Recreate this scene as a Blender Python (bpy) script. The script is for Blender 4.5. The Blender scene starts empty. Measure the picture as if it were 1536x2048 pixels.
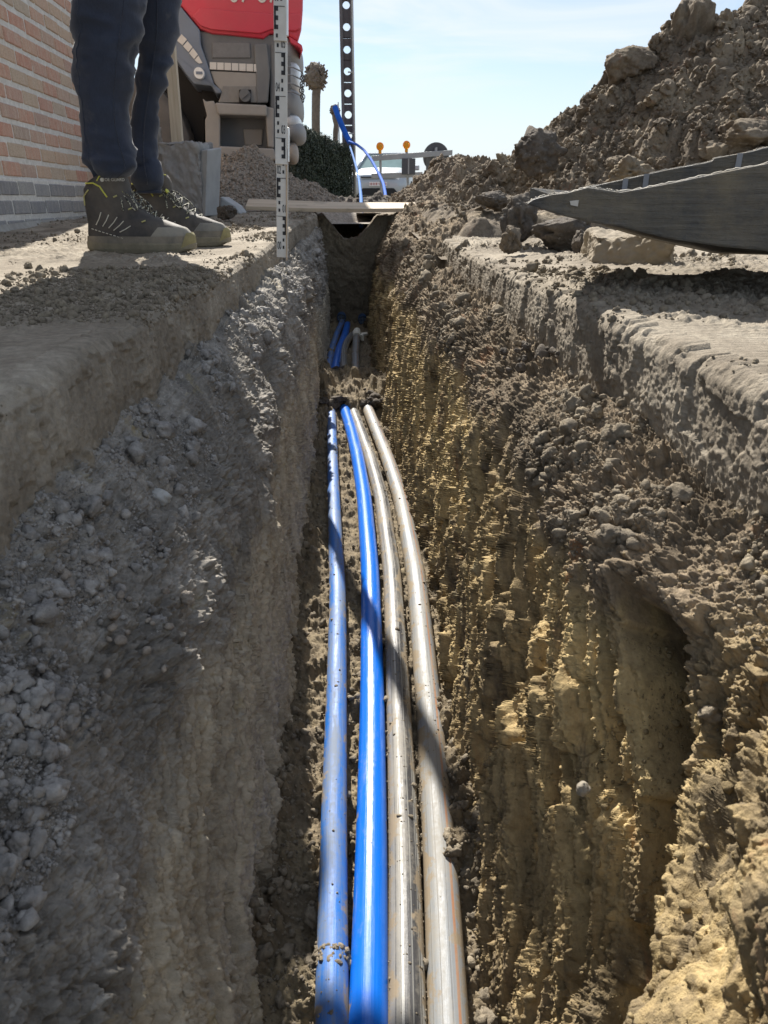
import bpy, math, random
import numpy as np
from mathutils import Vector
R = math.radians
random.seed(7)
rng = np.random.default_rng(11)
SC = bpy.context.scene
COL = SC.collection

# ------------------------------------------------------------------ camera
FPX, PITCH, YAW, CAMZ = 1377.0, R(24.27), R(2.5), 0.135
cd = bpy.data.cameras.new('camera')
cam = bpy.data.objects.new('camera', cd)
COL.objects.link(cam)
cam.location = (0, 0, CAMZ)
cam.rotation_euler = (R(90) - PITCH, 0, -YAW)
cd.sensor_fit = 'VERTICAL'
cd.sensor_height = 24.0
cd.lens = FPX / 2048 * 24.0
cd.clip_start, cd.clip_end = 0.02, 4000
cd.dof.use_dof = True
cd.dof.focus_distance = 1.15
cd.dof.aperture_fstop = 16.0
SC.camera = cam

# ------------------------------------------------------------------ world and sun
SUN_AZ, SUN_EL = R(-10.5), R(42.0)          # azimuth from +Y (along the trench), clockwise
w = bpy.data.worlds.new('World')
SC.world = w
w.use_nodes = True
nt = w.node_tree
nt.nodes.clear()
wo = nt.nodes.new('ShaderNodeOutputWorld')
bg = nt.nodes.new('ShaderNodeBackground')
sky = nt.nodes.new('ShaderNodeTexSky')
sky.sky_type = 'NISHITA'
sky.sun_disc = False
sky.sun_elevation = SUN_EL
sky.sun_rotation = SUN_AZ % (2 * math.pi)
sky.altitude = 0
sky.air_density = 1.0
sky.dust_density = 0.3
sky.ozone_density = 1.2
tc = nt.nodes.new('ShaderNodeTexCoord')
mp = nt.nodes.new('ShaderNodeMapping')
mp.inputs['Scale'].default_value = (1.2, 2.4, 6.0)
mp.inputs['Rotation'].default_value = (0.15, 0.25, 0.5)
cn = nt.nodes.new('ShaderNodeTexNoise')
cn.inputs['Scale'].default_value = 2.4
cn.inputs['Detail'].default_value = 7
cn.inputs['Roughness'].default_value = 0.55
cn.inputs['Distortion'].default_value = 0.9
cr = nt.nodes.new('ShaderNodeValToRGB')
cr.color_ramp.elements[0].position = 0.42
cr.color_ramp.elements[0].color = (0.18, 0.18, 0.18, 1)
cr.color_ramp.elements[1].position = 0.64
cr.color_ramp.elements[1].color = (1, 1, 1, 1)
cm = nt.nodes.new('ShaderNodeMixRGB')
cm.inputs['Color2'].default_value = (7.7, 8.1, 8.7, 1)      # thin sunlit cirrus
mfac = nt.nodes.new('ShaderNodeMath')
mfac.operation = 'MULTIPLY'
mfac.inputs[1].default_value = 0.80
L = nt.links.new
L(tc.outputs['Generated'], mp.inputs['Vector'])
L(mp.outputs['Vector'], cn.inputs['Vector'])
L(cn.outputs['Fac'], cr.inputs['Fac'])
L(cr.outputs['Color'], mfac.inputs[0])
L(mfac.outputs[0], cm.inputs['Fac'])
L(sky.outputs['Color'], cm.inputs['Color1'])
# pale haze low over the horizon
sp = nt.nodes.new('ShaderNodeSeparateXYZ')
hr_ = nt.nodes.new('ShaderNodeValToRGB')
hr_.color_ramp.elements[0].position = 0.0
hr_.color_ramp.elements[0].color = (0.9, 0.9, 0.9, 1)
hr_.color_ramp.elements[1].position = 0.16
hr_.color_ramp.elements[1].color = (0, 0, 0, 1)
hm = nt.nodes.new('ShaderNodeMixRGB')
hm.inputs['Color2'].default_value = (6.3, 7.0, 7.7, 1)
L(tc.outputs['Generated'], sp.inputs['Vector'])
L(sp.outputs['Z'], hr_.inputs['Fac'])
L(hr_.outputs['Color'], hm.inputs['Fac'])
L(cm.outputs['Color'], hm.inputs['Color1'])
L(hm.outputs['Color'], bg.inputs['Color'])
bg.inputs['Strength'].default_value = 0.060
L(bg.outputs['Background'], wo.inputs['Surface'])

sd = bpy.data.lights.new('sun', 'SUN')
sd.energy = 5.0
sd.angle = R(0.53)
sd.color = (1.0, 0.94, 0.85)
sun = bpy.data.objects.new('sun', sd)
COL.objects.link(sun)
SUNV = Vector((math.sin(SUN_AZ) * math.cos(SUN_EL), math.cos(SUN_AZ) * math.cos(SUN_EL), math.sin(SUN_EL)))
sun.rotation_euler = SUNV.to_track_quat('Z', 'Y').to_euler()
sun.location = SUNV * 30

SC.view_settings.view_transform = 'Standard'
SC.view_settings.look = 'None'
SC.view_settings.exposure = 1.05
SC.view_settings.gamma = 1.0
SC.view_settings.use_curve_mapping = False
SC.cycles.max_bounces = 6
SC.cycles.diffuse_bounces = 5

# ------------------------------------------------------------------ pixel -> world point at a given distance
_f = np.array([math.sin(YAW), math.cos(YAW), 0.0])
_r = np.array([math.cos(YAW), -math.sin(YAW), 0.0])
_z = np.array([0, 0, 1.0])
FW = _f * math.cos(PITCH) - _z * math.sin(PITCH)
UP = _f * math.sin(PITCH) + _z * math.cos(PITCH)
def ray(px, py):
    return _r * ((px - 768) / FPX) + UP * ((1024 - py) / FPX) + FW
def at_y(px, py, Y):                       # the point seen at (px, py) that lies at distance Y along the trench
    d = ray(px, py)
    return np.array([0, 0, CAMZ]) + d * (Y / d[1])
def at_z(px, py, Z):
    d = ray(px, py)
    return np.array([0, 0, CAMZ]) + d * ((Z - CAMZ) / d[2])
def at_plane(px, py, P, n):
    d = ray(px, py)
    o = np.array([0, 0, CAMZ])
    return o + d * (np.dot(np.asarray(P) - o, n) / np.dot(d, n))

# ------------------------------------------------------------------ object helpers
def tag(o, label=None, cat=None, group=None, kind=None):
    if label: o['label'] = label
    if cat: o['category'] = cat
    if group: o['group'] = group
    if kind: o['kind'] = kind
    return o
def empty(name, loc=(0, 0, 0), rz=0.0):
    o = bpy.data.objects.new(name, None)
    COL.objects.link(o)
    o.location = loc
    o.rotation_euler = (0, 0, rz)
    o.empty_display_size = 0.05
    return o
def link_mesh(name, me, mat, parent=None, smooth=False):
    me.name = name
    o = bpy.data.objects.new(name, me)
    COL.objects.link(o)
    if mat is not None:
        me.materials.append(mat)
    if smooth:
        me.shade_smooth()
    if parent is not None:
        o.parent = parent
    return o
def np_mesh(name, V, Fq, mat, parent=None, smooth=True, uv=None):
    """V (n,3), Fq (m,k) face indices"""
    V = np.asarray(V, np.float32)
    Fq = np.asarray(Fq, np.int32)
    me = bpy.data.meshes.new(name)
    k = Fq.shape[1]
    me.vertices.add(len(V))
    me.vertices.foreach_set('co', V.ravel())
    me.loops.add(Fq.size)
    me.loops.foreach_set('vertex_index', Fq.ravel())
    me.polygons.add(len(Fq))
    me.polygons.foreach_set('loop_start', np.arange(0, Fq.size, k, dtype=np.int32))
    if uv is not None:
        l = me.uv_layers.new(name='UVMap')
        l.data.foreach_set('uv', np.asarray(uv, np.float32)[Fq.ravel()].ravel())
    me.update(calc_edges=True)
    return link_mesh(name, me, mat, parent, smooth)
def grid_faces(nu, nv, closed_v=False):
    i = np.arange(nu - 1)[:, None]
    j = np.arange(nv if closed_v else nv - 1)[None, :]
    j2 = (j + 1) % nv
    a = i * nv + j
    b = i * nv + j2
    c = (i + 1) * nv + j2
    d = (i + 1) * nv + j
    return np.stack([a, b, c, d], -1).reshape(-1, 4)
def grid_normals(P):
    du = np.gradient(P, axis=0)
    dv = np.gradient(P, axis=1)
    n = np.cross(du, dv)
    n /= np.linalg.norm(n, axis=-1, keepdims=True) + 1e-12
    return n

class MB:
    """collects polygons (any size) for one mesh"""
    def __init__(s):
        s.v, s.f = [], []
    def add(s, vs, fs):
        o = len(s.v)
        s.v += [tuple(map(float, v)) for v in vs]
        s.f += [tuple(o + i for i in f) for f in fs]
        return s
    def box(s, c, size, rz=0.0, rx=0.0, ry=0.0):
        from mathutils import Euler
        M = Euler((rx, ry, rz)).to_matrix()
        vs = []
        for dx, dy, dz in ((-1,-1,-1),(1,-1,-1),(1,1,-1),(-1,1,-1),(-1,-1,1),(1,-1,1),(1,1,1),(-1,1,1)):
            vs.append(M @ Vector((dx*size[0]/2, dy*size[1]/2, dz*size[2]/2)) + Vector(c))
        return s.add(vs, [(0,3,2,1),(4,5,6,7),(0,1,5,4),(1,2,6,5),(2,3,7,6),(3,0,4,7)])
    def prism(s, pts, off):
        """closed outline pts (3-D) pushed by off (3-D)"""
        n = len(pts)
        off = np.asarray(off, float)
        vs = [np.asarray(p, float) for p in pts] + [np.asarray(p, float) + off for p in pts]
        fs = [tuple(range(n)), tuple(range(2*n - 1, n - 1, -1))]
        for i in range(n):
            j = (i + 1) % n
            fs.append((i, i + n, j + n, j))
        return s.add(vs, fs)
    def tube(s, path, r, n=8, cap=True):
        path = [Vector(p) for p in path]
        rs = r if hasattr(r, '__len__') else [r] * len(path)
        rings = []
        prev = None
        for i, p in enumerate(path):
            t = (path[min(i + 1, len(path) - 1)] - path[max(i - 1, 0)]).normalized()
            if prev is None:
                a = Vector((0, 0, 1)) if abs(t.z) < 0.9 else Vector((1, 0, 0))
                u = t.cross(a).normalized()
            else:
                u = (prev - t * prev.dot(t)).normalized()
            prev = u
            v = t.cross(u)
            rings.append([p + (u * math.cos(2*math.pi*k/n) + v * math.sin(2*math.pi*k/n)) * rs[i] for k in range(n)])
        vs = [q for rg in rings for q in rg]
        fs = []
        for i in range(len(path) - 1):
            for k in range(n):
                k2 = (k + 1) % n
                fs.append((i*n + k, i*n + k2, (i+1)*n + k2, (i+1)*n + k))
        if cap:
            fs.append(tuple(range(n - 1, -1, -1)))
            fs.append(tuple((len(path) - 1)*n + k for k in range(n)))
        return s.add(vs, fs)
    def disc(s, c, axis, r, h, n=24, r2=None):
        c, axis = Vector(c), Vector(axis).normalized()
        return s.tube([c - axis*h/2, c + axis*h/2], [r, r if r2 is None else r2], n)
    def build(s, name, mat, parent=None, smooth=False, bevel=0.0, seg=2, angle=40):
        me = bpy.data.meshes.new(name)
        me.from_pydata(s.v, [], s.f)
        me.update()
        o = link_mesh(name, me, mat, parent)
        if bevel > 0:
            b = o.modifiers.new('bevel', 'BEVEL')
            b.width = bevel
            b.segments = seg
            b.limit_method = 'ANGLE'
            b.angle_limit = R(angle)
        if smooth or bevel > 0:
            me.shade_smooth() if smooth is True else me.set_sharp_from_angle(angle=R(35)) if False else None
            if smooth == 'auto':
                me.shade_smooth()
                me.set_sharp_from_angle(angle=R(38))
        return o
def text_mesh(name, txt, size, depth, mat, parent=None, sx=1.0):
    cu = bpy.data.curves.new(name, 'FONT')
    cu.body = txt
    cu.size = size
    cu.extrude = depth
    cu.align_x = 'CENTER'
    cu.align_y = 'CENTER'
    t = bpy.data.objects.new(name + '_tmp', cu)
    COL.objects.link(t)
    dg = bpy.context.evaluated_depsgraph_get()
    me = bpy.data.meshes.new_from_object(t.evaluated_get(dg))
    bpy.data.objects.remove(t)
    me.materials.clear()
    o = link_mesh(name, me, mat, parent)
    o.scale = (sx, 1, 1)
    return o

# ------------------------------------------------------------------ noise (numpy)
def _h(ix, iy, iz, seed):
    h = (ix.astype(np.uint32) * np.uint32(374761393) + iy.astype(np.uint32) * np.uint32(668265263)
         + iz.astype(np.uint32) * np.uint32(2147483647) + np.uint32((seed * 974634777 + 12345) & 0xffffffff))
    h = (h ^ (h >> np.uint32(13))) * np.uint32(1274126177)
    h = (h ^ (h >> np.uint32(16))) * np.uint32(2246822519)
    return ((h ^ (h >> np.uint32(15))) & np.uint32(0xffffff)).astype(np.float32) / np.float32(16777215.0)
def vnoise(x, y, z, seed=0):
    """smooth value noise in [-1, 1]"""
    x, y, z = (np.asarray(a, np.float32) for a in (x, y, z))
    x, y, z = np.broadcast_arrays(x, y, z)
    fx, fy, fz = np.floor(x), np.floor(y), np.floor(z)
    ix, iy, iz = fx.astype(np.int32), fy.astype(np.int32), fz.astype(np.int32)
    tx, ty, tz = x - fx, y - fy, z - fz
    tx, ty, tz = (t*t*t*(t*(t*6 - 15) + 10) for t in (tx, ty, tz))
    r = 0
    for a in (0, 1):
        wa = tx if a else 1 - tx
        for b in (0, 1):
            wb = ty if b else 1 - ty
            for c in (0, 1):
                wc = tz if c else 1 - tz
                r = r + wa*wb*wc*_h(ix + a, iy + b, iz + c, seed)
    return r*2 - 1
def vnoise2(x, y, seed=0):
    fx, fy = np.floor(x), np.floor(y)
    ix, iy = fx.astype(np.int32), fy.astype(np.int32)
    tx, ty = x - fx, y - fy
    tx, ty = tx*tx*(3 - 2*tx), ty*ty*(3 - 2*ty)
    z = np.zeros_like(ix)
    a, b, c, d = _h(ix, iy, z, seed), _h(ix + 1, iy, z, seed), _h(ix, iy + 1, z, seed), _h(ix + 1, iy + 1, z, seed)
    return ((a + (b - a)*tx)*(1 - ty) + (c + (d - c)*tx)*ty)*2 - 1
def fbm(x, y, z, oct=4, seed=0, gain=0.5, lac=2.03):
    a, s, t = 1.0, 0.0, 0.0
    for o in range(oct):
        s = s + a*vnoise(x, y, z, seed + o*17)
        t += a
        a *= gain
        x, y, z = x*lac + 3.1, y*lac + 1.7, z*lac + 5.3
    return s/t
def crumbs(u, v, scale, seed=0, rmin=0.3, rmax=0.75, keep=1.0):
    """lumpy round grains on a 2-D parametrisation; height in units of scale"""
    u = np.asarray(u, np.float32)/np.float32(scale)
    v = np.asarray(v, np.float32)/np.float32(scale)
    u, v = np.broadcast_arrays(u, v)
    n1, n2 = vnoise2(u*1.9, v*1.9, seed + 301), vnoise2(u*1.9 + 7.7, v*1.9 + 3.3, seed + 302)
    n3, n4 = vnoise2(u*5.3, v*5.3, seed + 303), vnoise2(u*5.3 + 5.1, v*5.3 + 9.3, seed + 304)
    u, v = u + 0.20*n1 + 0.09*n3, v + 0.20*n2 + 0.09*n4
    fu, fv = np.floor(u), np.floor(v)
    iu, iv = fu.astype(np.int32), fv.astype(np.int32)
    best = np.zeros(np.broadcast(u, v).shape, np.float32)
    for a in (-1, 0, 1):
        for b in (-1, 0, 1):
            cu, cv = iu + a, iv + b
            z0 = np.zeros_like(cu)
            ju = _h(cu, cv, z0, seed); jv = _h(cu, cv, z0 + 1, seed); rr = _h(cu, cv, z0 + 2, seed)
            kk = _h(cu, cv, z0 + 3, seed); sk = _h(cu, cv, z0 + 4, seed)
            r = rmin + (rmax - rmin)*rr*rr
            du = u - (cu + ju); dv = v - (cv + jv)
            c, s = np.cos(sk*6.28), np.sin(sk*6.28)
            e = 0.7 + 0.5*jv
            p = (du*c + dv*s)*e; q = (-du*s + dv*c)/e
            d2 = (p*p + q*q)/(r*r)
            hgt = r*np.sqrt(np.clip(1 - d2, 0, 1))
            hgt = np.where(kk < keep, hgt, 0)
            best = np.maximum(best, hgt)
    return best*(1 + 0.22*n3 + 0.18*n1)
def sstep(a, b, x):
    t = np.clip((x - a)/(b - a), 0, 1)
    return t*t*(3 - 2*t)

# ------------------------------------------------------------------ lofted ground surfaces
def profile_grid(stations, ys, ts, smooth=True):
    """stations: [(y, [(x, z), ...k])]; gives (len(ys), len(ts), 3); ts runs 0..k-1 along the profile"""
    sy = np.array([s[0] for s in stations])
    P = np.array([s[1] for s in stations], float)           # (m, k, 2)
    k = P.shape[1]
    Q = np.empty((len(ys), k, 2))
    for i in range(k):
        for c in (0, 1):
            Q[:, i, c] = np.interp(ys, sy, P[:, i, c])
    if len(ys) > 60:                                        # soften the joints between stations
        n = 15
        ker = np.hanning(n + 2)[1:-1]; ker /= ker.sum()
        Qp = np.concatenate([np.repeat(Q[:1], n//2, 0), Q, np.repeat(Q[-1:], n//2, 0)], 0)
        for i in range(k):
            for c in (0, 1):
                Q[:, i, c] = np.convolve(Qp[:, i, c], ker, 'valid')
    i0 = np.clip(np.floor(ts).astype(int), 0, k - 2)
    f = (ts - i0)[None, :, None]
    p1, p2 = Q[:, i0], Q[:, i0 + 1]
    if smooth:
        p0 = Q[:, np.clip(i0 - 1, 0, k - 1)]
        p3 = Q[:, np.clip(i0 + 2, 0, k - 1)]
        pt = 0.5*((2*p1) + (p2 - p0)*f + (2*p0 - 5*p1 + 4*p2 - p3)*f**2 + (3*p1 - p0 - 3*p2 + p3)*f**3)
    else:
        pt = p1 + (p2 - p1)*f
    G = np.empty((len(ys), len(ts), 3))
    G[..., 0] = pt[..., 0]
    G[..., 1] = np.asarray(ys)[:, None]
    G[..., 2] = pt[..., 1]
    return G
def logspace_y(y0, y1, n, off=0.0):
    return np.exp(np.linspace(math.log(y0 + off), math.log(y1 + off), n)) - off
def arclen(G):
    d = np.linalg.norm(np.diff(G, axis=1), axis=-1)
    return np.concatenate([np.zeros((G.shape[0], 1)), np.cumsum(d, 1)], 1)

# ------------------------------------------------------------------ materials
def new_mat(name):
    m = bpy.data.materials.new(name)
    m.use_nodes = True
    n = m.node_tree
    b = n.nodes['Principled BSDF']
    return m, n, b
def N(nt, typ, **kw):
    nd = nt.nodes.new(typ)
    for k, v in kw.items():
        if k in nd.inputs: nd.inputs[k].default_value = v
        else: setattr(nd, k, v)
    return nd
def ramp(nt, src, stops):
    r = nt.nodes.new('ShaderNodeValToRGB')
    e = r.color_ramp.elements
    while len(e) < len(stops): e.new(0.5)
    for i, (p, c) in enumerate(stops):
        e[i].position = p
        e[i].color = (*c, 1) if len(c) == 3 else c
    nt.links.new(src, r.inputs['Fac'])
    return r
def mix(nt, fac, a, b, mode='MIX'):
    m = nt.nodes.new('ShaderNodeMixRGB')
    m.blend_type = mode
    for s, v in (('Fac', fac), ('Color1', a), ('Color2', b)):
        if hasattr(v, 'is_output'): nt.links.new(v, m.inputs[s])
        elif s == 'Fac': m.inputs[s].default_value = v
        else: m.inputs[s].default_value = (*v, 1)
    return m.outputs['Color']
def noise(nt, vec, scale, detail=4, rough=0.55, dist=0.0):
    n = N(nt, 'ShaderNodeTexNoise')
    n.inputs['Scale'].default_value = scale
    n.inputs['Detail'].default_value = detail
    n.inputs['Roughness'].default_value = rough
    n.inputs['Distortion'].default_value = dist
    if vec is not None: nt.links.new(vec, n.inputs['Vector'])
    return n.outputs['Fac']
def pos(nt, scale=(1, 1, 1), kind='pos'):
    if kind == 'pos':
        g = N(nt, 'ShaderNodeNewGeometry'); s = g.outputs['Position']
    else:
        g = N(nt, 'ShaderNodeTexCoord'); s = g.outputs['Object']
    m = N(nt, 'ShaderNodeMapping')
    m.inputs['Scale'].default_value = scale
    nt.links.new(s, m.inputs['Vector'])
    return m.outputs['Vector']
def bump(nt, b, h, strength, dist):
    bp = N(nt, 'ShaderNodeBump')
    bp.inputs['Strength'].default_value = strength
    bp.inputs['Distance'].default_value = dist
    nt.links.new(h, bp.inputs['Height'])
    nt.links.new(bp.outputs['Normal'], b.inputs['Normal'])
    return bp
def simple(name, col, rough=0.6, metal=0.0, var=0.12, nscale=25, dust=None, dfac=0.35, bumps=0.0, spec=0.4):
    """painted or moulded surface with worn variation and optional dust"""
    m, nt, b = new_mat(name)
    v = pos(nt)
    n1 = noise(nt, v, nscale, 5, 0.6)
    c = mix(nt, ramp(nt, n1, [(0.3, (0, 0, 0)), (0.7, (1, 1, 1))]).outputs['Color'],
            tuple(x*(1 - var) for x in col), tuple(min(1, x*(1 + var)) for x in col))
    if dust is not None:
        n2 = noise(nt, v, nscale*0.35, 6, 0.65)
        f = ramp(nt, n2, [(0.35, (0, 0, 0)), (0.75, (dfac, dfac, dfac))]).outputs['Color']
        c = mix(nt, f, c, dust)
        rr = mix(nt, f, (rough,)*3, (0.9,)*3)
        nt.links.new(rr, b.inputs['Roughness'])
    else:
        b.inputs['Roughness'].default_value = rough
    nt.links.new(c, b.inputs['Base Color'])
    b.inputs['Metallic'].default_value = metal
    b.inputs['Specular IOR Level'].default_value = spec
    if bumps > 0:
        bump(nt, b, noise(nt, v, nscale*6, 4), bumps, 0.002)
    return m
def soil(name, dark, mid, light, cscale=7.0, red=None, grain=420, streak=False, bstr=0.55, speck=0.0, bias=0.0, top=None):
    m, nt, b = new_mat(name)
    v = pos(nt)
    if streak:                              # stretch along the slanting scrape direction
        ma = N(nt, 'ShaderNodeMapping'); ma.inputs['Rotation'].default_value = (R(40.4), 0, 0)
        nt.links.new(v, ma.inputs['Vector'])
        mb_ = N(nt, 'ShaderNodeMapping'); mb_.inputs['Scale'].default_value = (1, 1, 0.22)
        nt.links.new(ma.outputs['Vector'], mb_.inputs['Vector'])
        v = mb_.outputs['Vector']
    vv = pos(nt)
    n1 = noise(nt, v, cscale, 6, 0.62, 0.4)
    c = ramp(nt, n1, [(0.30 + bias, dark), (0.5 + bias, mid), (0.70 + bias, light)] if not streak else [(0.36, dark), (0.47, mid), (0.66, light)]).outputs['Color']
    if streak:                              # dark peaty and grey-green smears
        c = mix(nt, ramp(nt, noise(nt, v, 16, 6, 0.7, 0.8), [(0.51, (0,)*3), (0.60, (0.8,)*3)]).outputs['Color'], c, (0.125, 0.10, 0.075))
        c = mix(nt, ramp(nt, noise(nt, v, 11.3, 5, 0.6, 0.6), [(0.60, (0,)*3), (0.70, (0.55,)*3)]).outputs['Color'], c, (0.36, 0.36, 0.27))
    n2 = noise(nt, v, cscale*9, 5, 0.65)
    c = mix(nt, ramp(nt, n2, [(0.35, (0.0,)*3), (0.72, (0.75,)*3)]).outputs['Color'], c, mid)
    if top is not None:                    # another soil layer above a wavy boundary
        z0, tcol = top
        sx = N(nt, 'ShaderNodeSeparateXYZ'); nt.links.new(vv, sx.inputs['Vector'])
        mz = N(nt, 'ShaderNodeMath'); mz.operation = 'MULTIPLY_ADD'; mz.inputs[1].default_value = 0.22
        nt.links.new(noise(nt, vv, 9, 5, 0.65), mz.inputs[0]); nt.links.new(sx.outputs['Z'], mz.inputs[2])
        tl = ramp(nt, n2, [(0.3, tuple(0.62*q for q in tcol)), (0.7, tuple(1.3*q for q in tcol))]).outputs['Color']
        tl = mix(nt, ramp(nt, noise(nt, vv, 7.5, 6, 0.68, 0.3), [(0.44, (0,)*3), (0.58, (0.8,)*3)]).outputs['Color'], tl, tuple(0.42*q for q in tcol))
        mr = N(nt, 'ShaderNodeMapRange'); mr.inputs['From Min'].default_value = z0 + 0.08; mr.inputs['From Max'].default_value = z0 + 0.14
        nt.links.new(mz.outputs[0], mr.inputs['Value'])
        my = N(nt, 'ShaderNodeMapRange'); my.inputs['From Min'].default_value = 0.30; my.inputs['From Max'].default_value = 0.44
        nt.links.new(sx.outputs['Y'], my.inputs['Value'])
        mm_ = N(nt, 'ShaderNodeMath'); mm_.operation = 'MULTIPLY'
        nt.links.new(mr.outputs[0], mm_.inputs[0])
        if streak: nt.links.new(my.outputs[0], mm_.inputs[1])
        else: mm_.inputs[1].default_value = 0.9
        if streak:                          # dark tone towards the foot of the cut, standing in for shade
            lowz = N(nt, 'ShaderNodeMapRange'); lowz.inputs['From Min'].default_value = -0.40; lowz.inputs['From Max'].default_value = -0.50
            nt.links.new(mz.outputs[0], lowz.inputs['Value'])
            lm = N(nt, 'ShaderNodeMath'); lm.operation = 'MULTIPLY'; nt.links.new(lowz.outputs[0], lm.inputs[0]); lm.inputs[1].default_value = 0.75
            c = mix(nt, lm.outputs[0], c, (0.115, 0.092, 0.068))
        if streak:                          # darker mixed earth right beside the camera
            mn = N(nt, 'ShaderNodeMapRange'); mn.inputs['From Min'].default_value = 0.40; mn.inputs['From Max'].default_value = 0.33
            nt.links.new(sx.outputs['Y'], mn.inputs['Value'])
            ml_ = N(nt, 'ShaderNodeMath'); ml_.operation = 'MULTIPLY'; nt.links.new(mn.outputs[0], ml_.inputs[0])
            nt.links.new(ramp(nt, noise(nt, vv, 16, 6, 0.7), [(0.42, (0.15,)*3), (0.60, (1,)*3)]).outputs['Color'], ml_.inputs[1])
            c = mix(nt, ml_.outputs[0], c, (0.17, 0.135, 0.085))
        c = mix(nt, mm_.outputs[0], c, tl)
    n3 = noise(nt, vv, 90, 4, 0.7)
    c = mix(nt, 0.75, c, ramp(nt, n3, [(0.25, (0.55,)*3), (0.75, (1.35,)*3)]).outputs['Color'], 'MULTIPLY')
    if red is not None:
        n4 = noise(nt, v, cscale*1.7, 5, 0.7, 1.0)
        c = mix(nt, ramp(nt, n4, [(0.60, (0,)*3), (0.74, (0.7,)*3)]).outputs['Color'], c, red)
    if speck > 0:
        vo = N(nt, 'ShaderNodeTexVoronoi')
        vo.inputs['Scale'].default_value = 130
        nt.links.new(vv, vo.inputs['Vector'])
        sp = ramp(nt, vo.outputs['Color'], [(0.86, (0,)*3), (0.93, (speck,)*3)]).outputs['Color']
        c = mix(nt, sp, c, (0.42, 0.41, 0.38))
    nt.links.new(c, b.inputs['Base Color'])
    b.inputs['Roughness'].default_value = 0.93
    b.inputs['Specular IOR Level'].default_value = 0.22
    h1 = noise(nt, pos(nt, (1, 1, 0.4)) if streak else vv, grain, 5, 0.7)
    h2 = noise(nt, vv, grain*0.28, 6, 0.75, 0.5)
    bump(nt, b, mix(nt, 0.6, h1, h2), bstr*1.25, 0.008)
    return m

M = {}
CLAY_L, CLAY_M, CLAY_D = (0.66, 0.51, 0.255), (0.43, 0.325, 0.17), (0.085, 0.066, 0.046)
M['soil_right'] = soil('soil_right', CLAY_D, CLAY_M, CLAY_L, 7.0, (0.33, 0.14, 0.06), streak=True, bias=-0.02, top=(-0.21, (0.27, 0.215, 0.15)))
M['soil_left'] = soil('soil_left', (0.26, 0.23, 0.185), (0.50, 0.44, 0.34), (0.64, 0.565, 0.43), 8.0, (0.40, 0.33, 0.17), speck=0.5, top=(-0.31, (0.35, 0.328, 0.295)))
M['soil_floor'] = soil('soil_floor', (0.12, 0.10, 0.075), (0.21, 0.17, 0.115), (0.30, 0.245, 0.155), 12.0)
M['soil_heap'] = soil('soil_heap', (0.085, 0.07, 0.054), (0.19, 0.157, 0.118), (0.37, 0.31, 0.22), 5.0, (0.27, 0.145, 0.09), grain=260, bstr=0.7)
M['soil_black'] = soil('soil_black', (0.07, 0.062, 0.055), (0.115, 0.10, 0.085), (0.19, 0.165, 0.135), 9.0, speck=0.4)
M['soil_crumb'] = soil('soil_crumb', (0.14, 0.12, 0.095), (0.235, 0.20, 0.15), (0.35, 0.30, 0.22), 22.0)
M['soil_crumb_dark'] = soil('soil_crumb_dark', (0.17, 0.163, 0.155), (0.34, 0.325, 0.305), (0.55, 0.53, 0.50), 30.0, speck=0.6)
M['soil_crumb_clay'] = soil('soil_crumb_clay', (0.17, 0.13, 0.075), (0.30, 0.235, 0.13), (0.44, 0.355, 0.2), 22.0)
M['soil_far'] = soil('soil_far', (0.10, 0.085, 0.065), (0.17, 0.145, 0.105), (0.25, 0.215, 0.155), 1.5)
M['earth'] = soil('earth', (0.11, 0.10, 0.08), (0.18, 0.16, 0.12), (0.25, 0.22, 0.16), 0.4)
M['concrete'] = soil('concrete', (0.15, 0.125, 0.095), (0.27, 0.235, 0.185), (0.44, 0.395, 0.32), 6.0, grain=300, bstr=0.5)
M['gravel'] = soil('gravel', (0.16, 0.14, 0.12), (0.30, 0.265, 0.225), (0.46, 0.41, 0.35), 40.0, grain=150)

# ------------------------------------------------------------------ setting
def ground_top(y):                         # the pavement rises a little towards the far end of the trench
    return np.interp(y, [0, 2.2, 4.6, 7], [0, 0, 0.07, 0.075])

# ground: one sheet to the horizon with a slot for the dig
def make_ground():
    xs = [-900, -60, -8, -3.0, -0.62, 0.62, 3.0, 8, 60, 900]
    ys = [-900, -60, -8, -2.0, 2.2, 4.6, 7.6, 14, 60, 900]
    V, Fc = [], []
    for y in ys:
        for x in xs:
            V.append((x, y, float(ground_top(y)) - 0.115))
    n = len(xs)
    for j in range(len(ys) - 1):
        for i in range(n - 1):
            if xs[i] == -0.62 and -2.0 <= ys[j] < 7.6:
                continue
            Fc.append((j*n + i, j*n + i + 1, (j+1)*n + i + 1, (j+1)*n + i))
    o = np_mesh('ground', V, Fc, M['earth'], None, False)
    tag(o, kind='structure')
make_ground()

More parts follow.
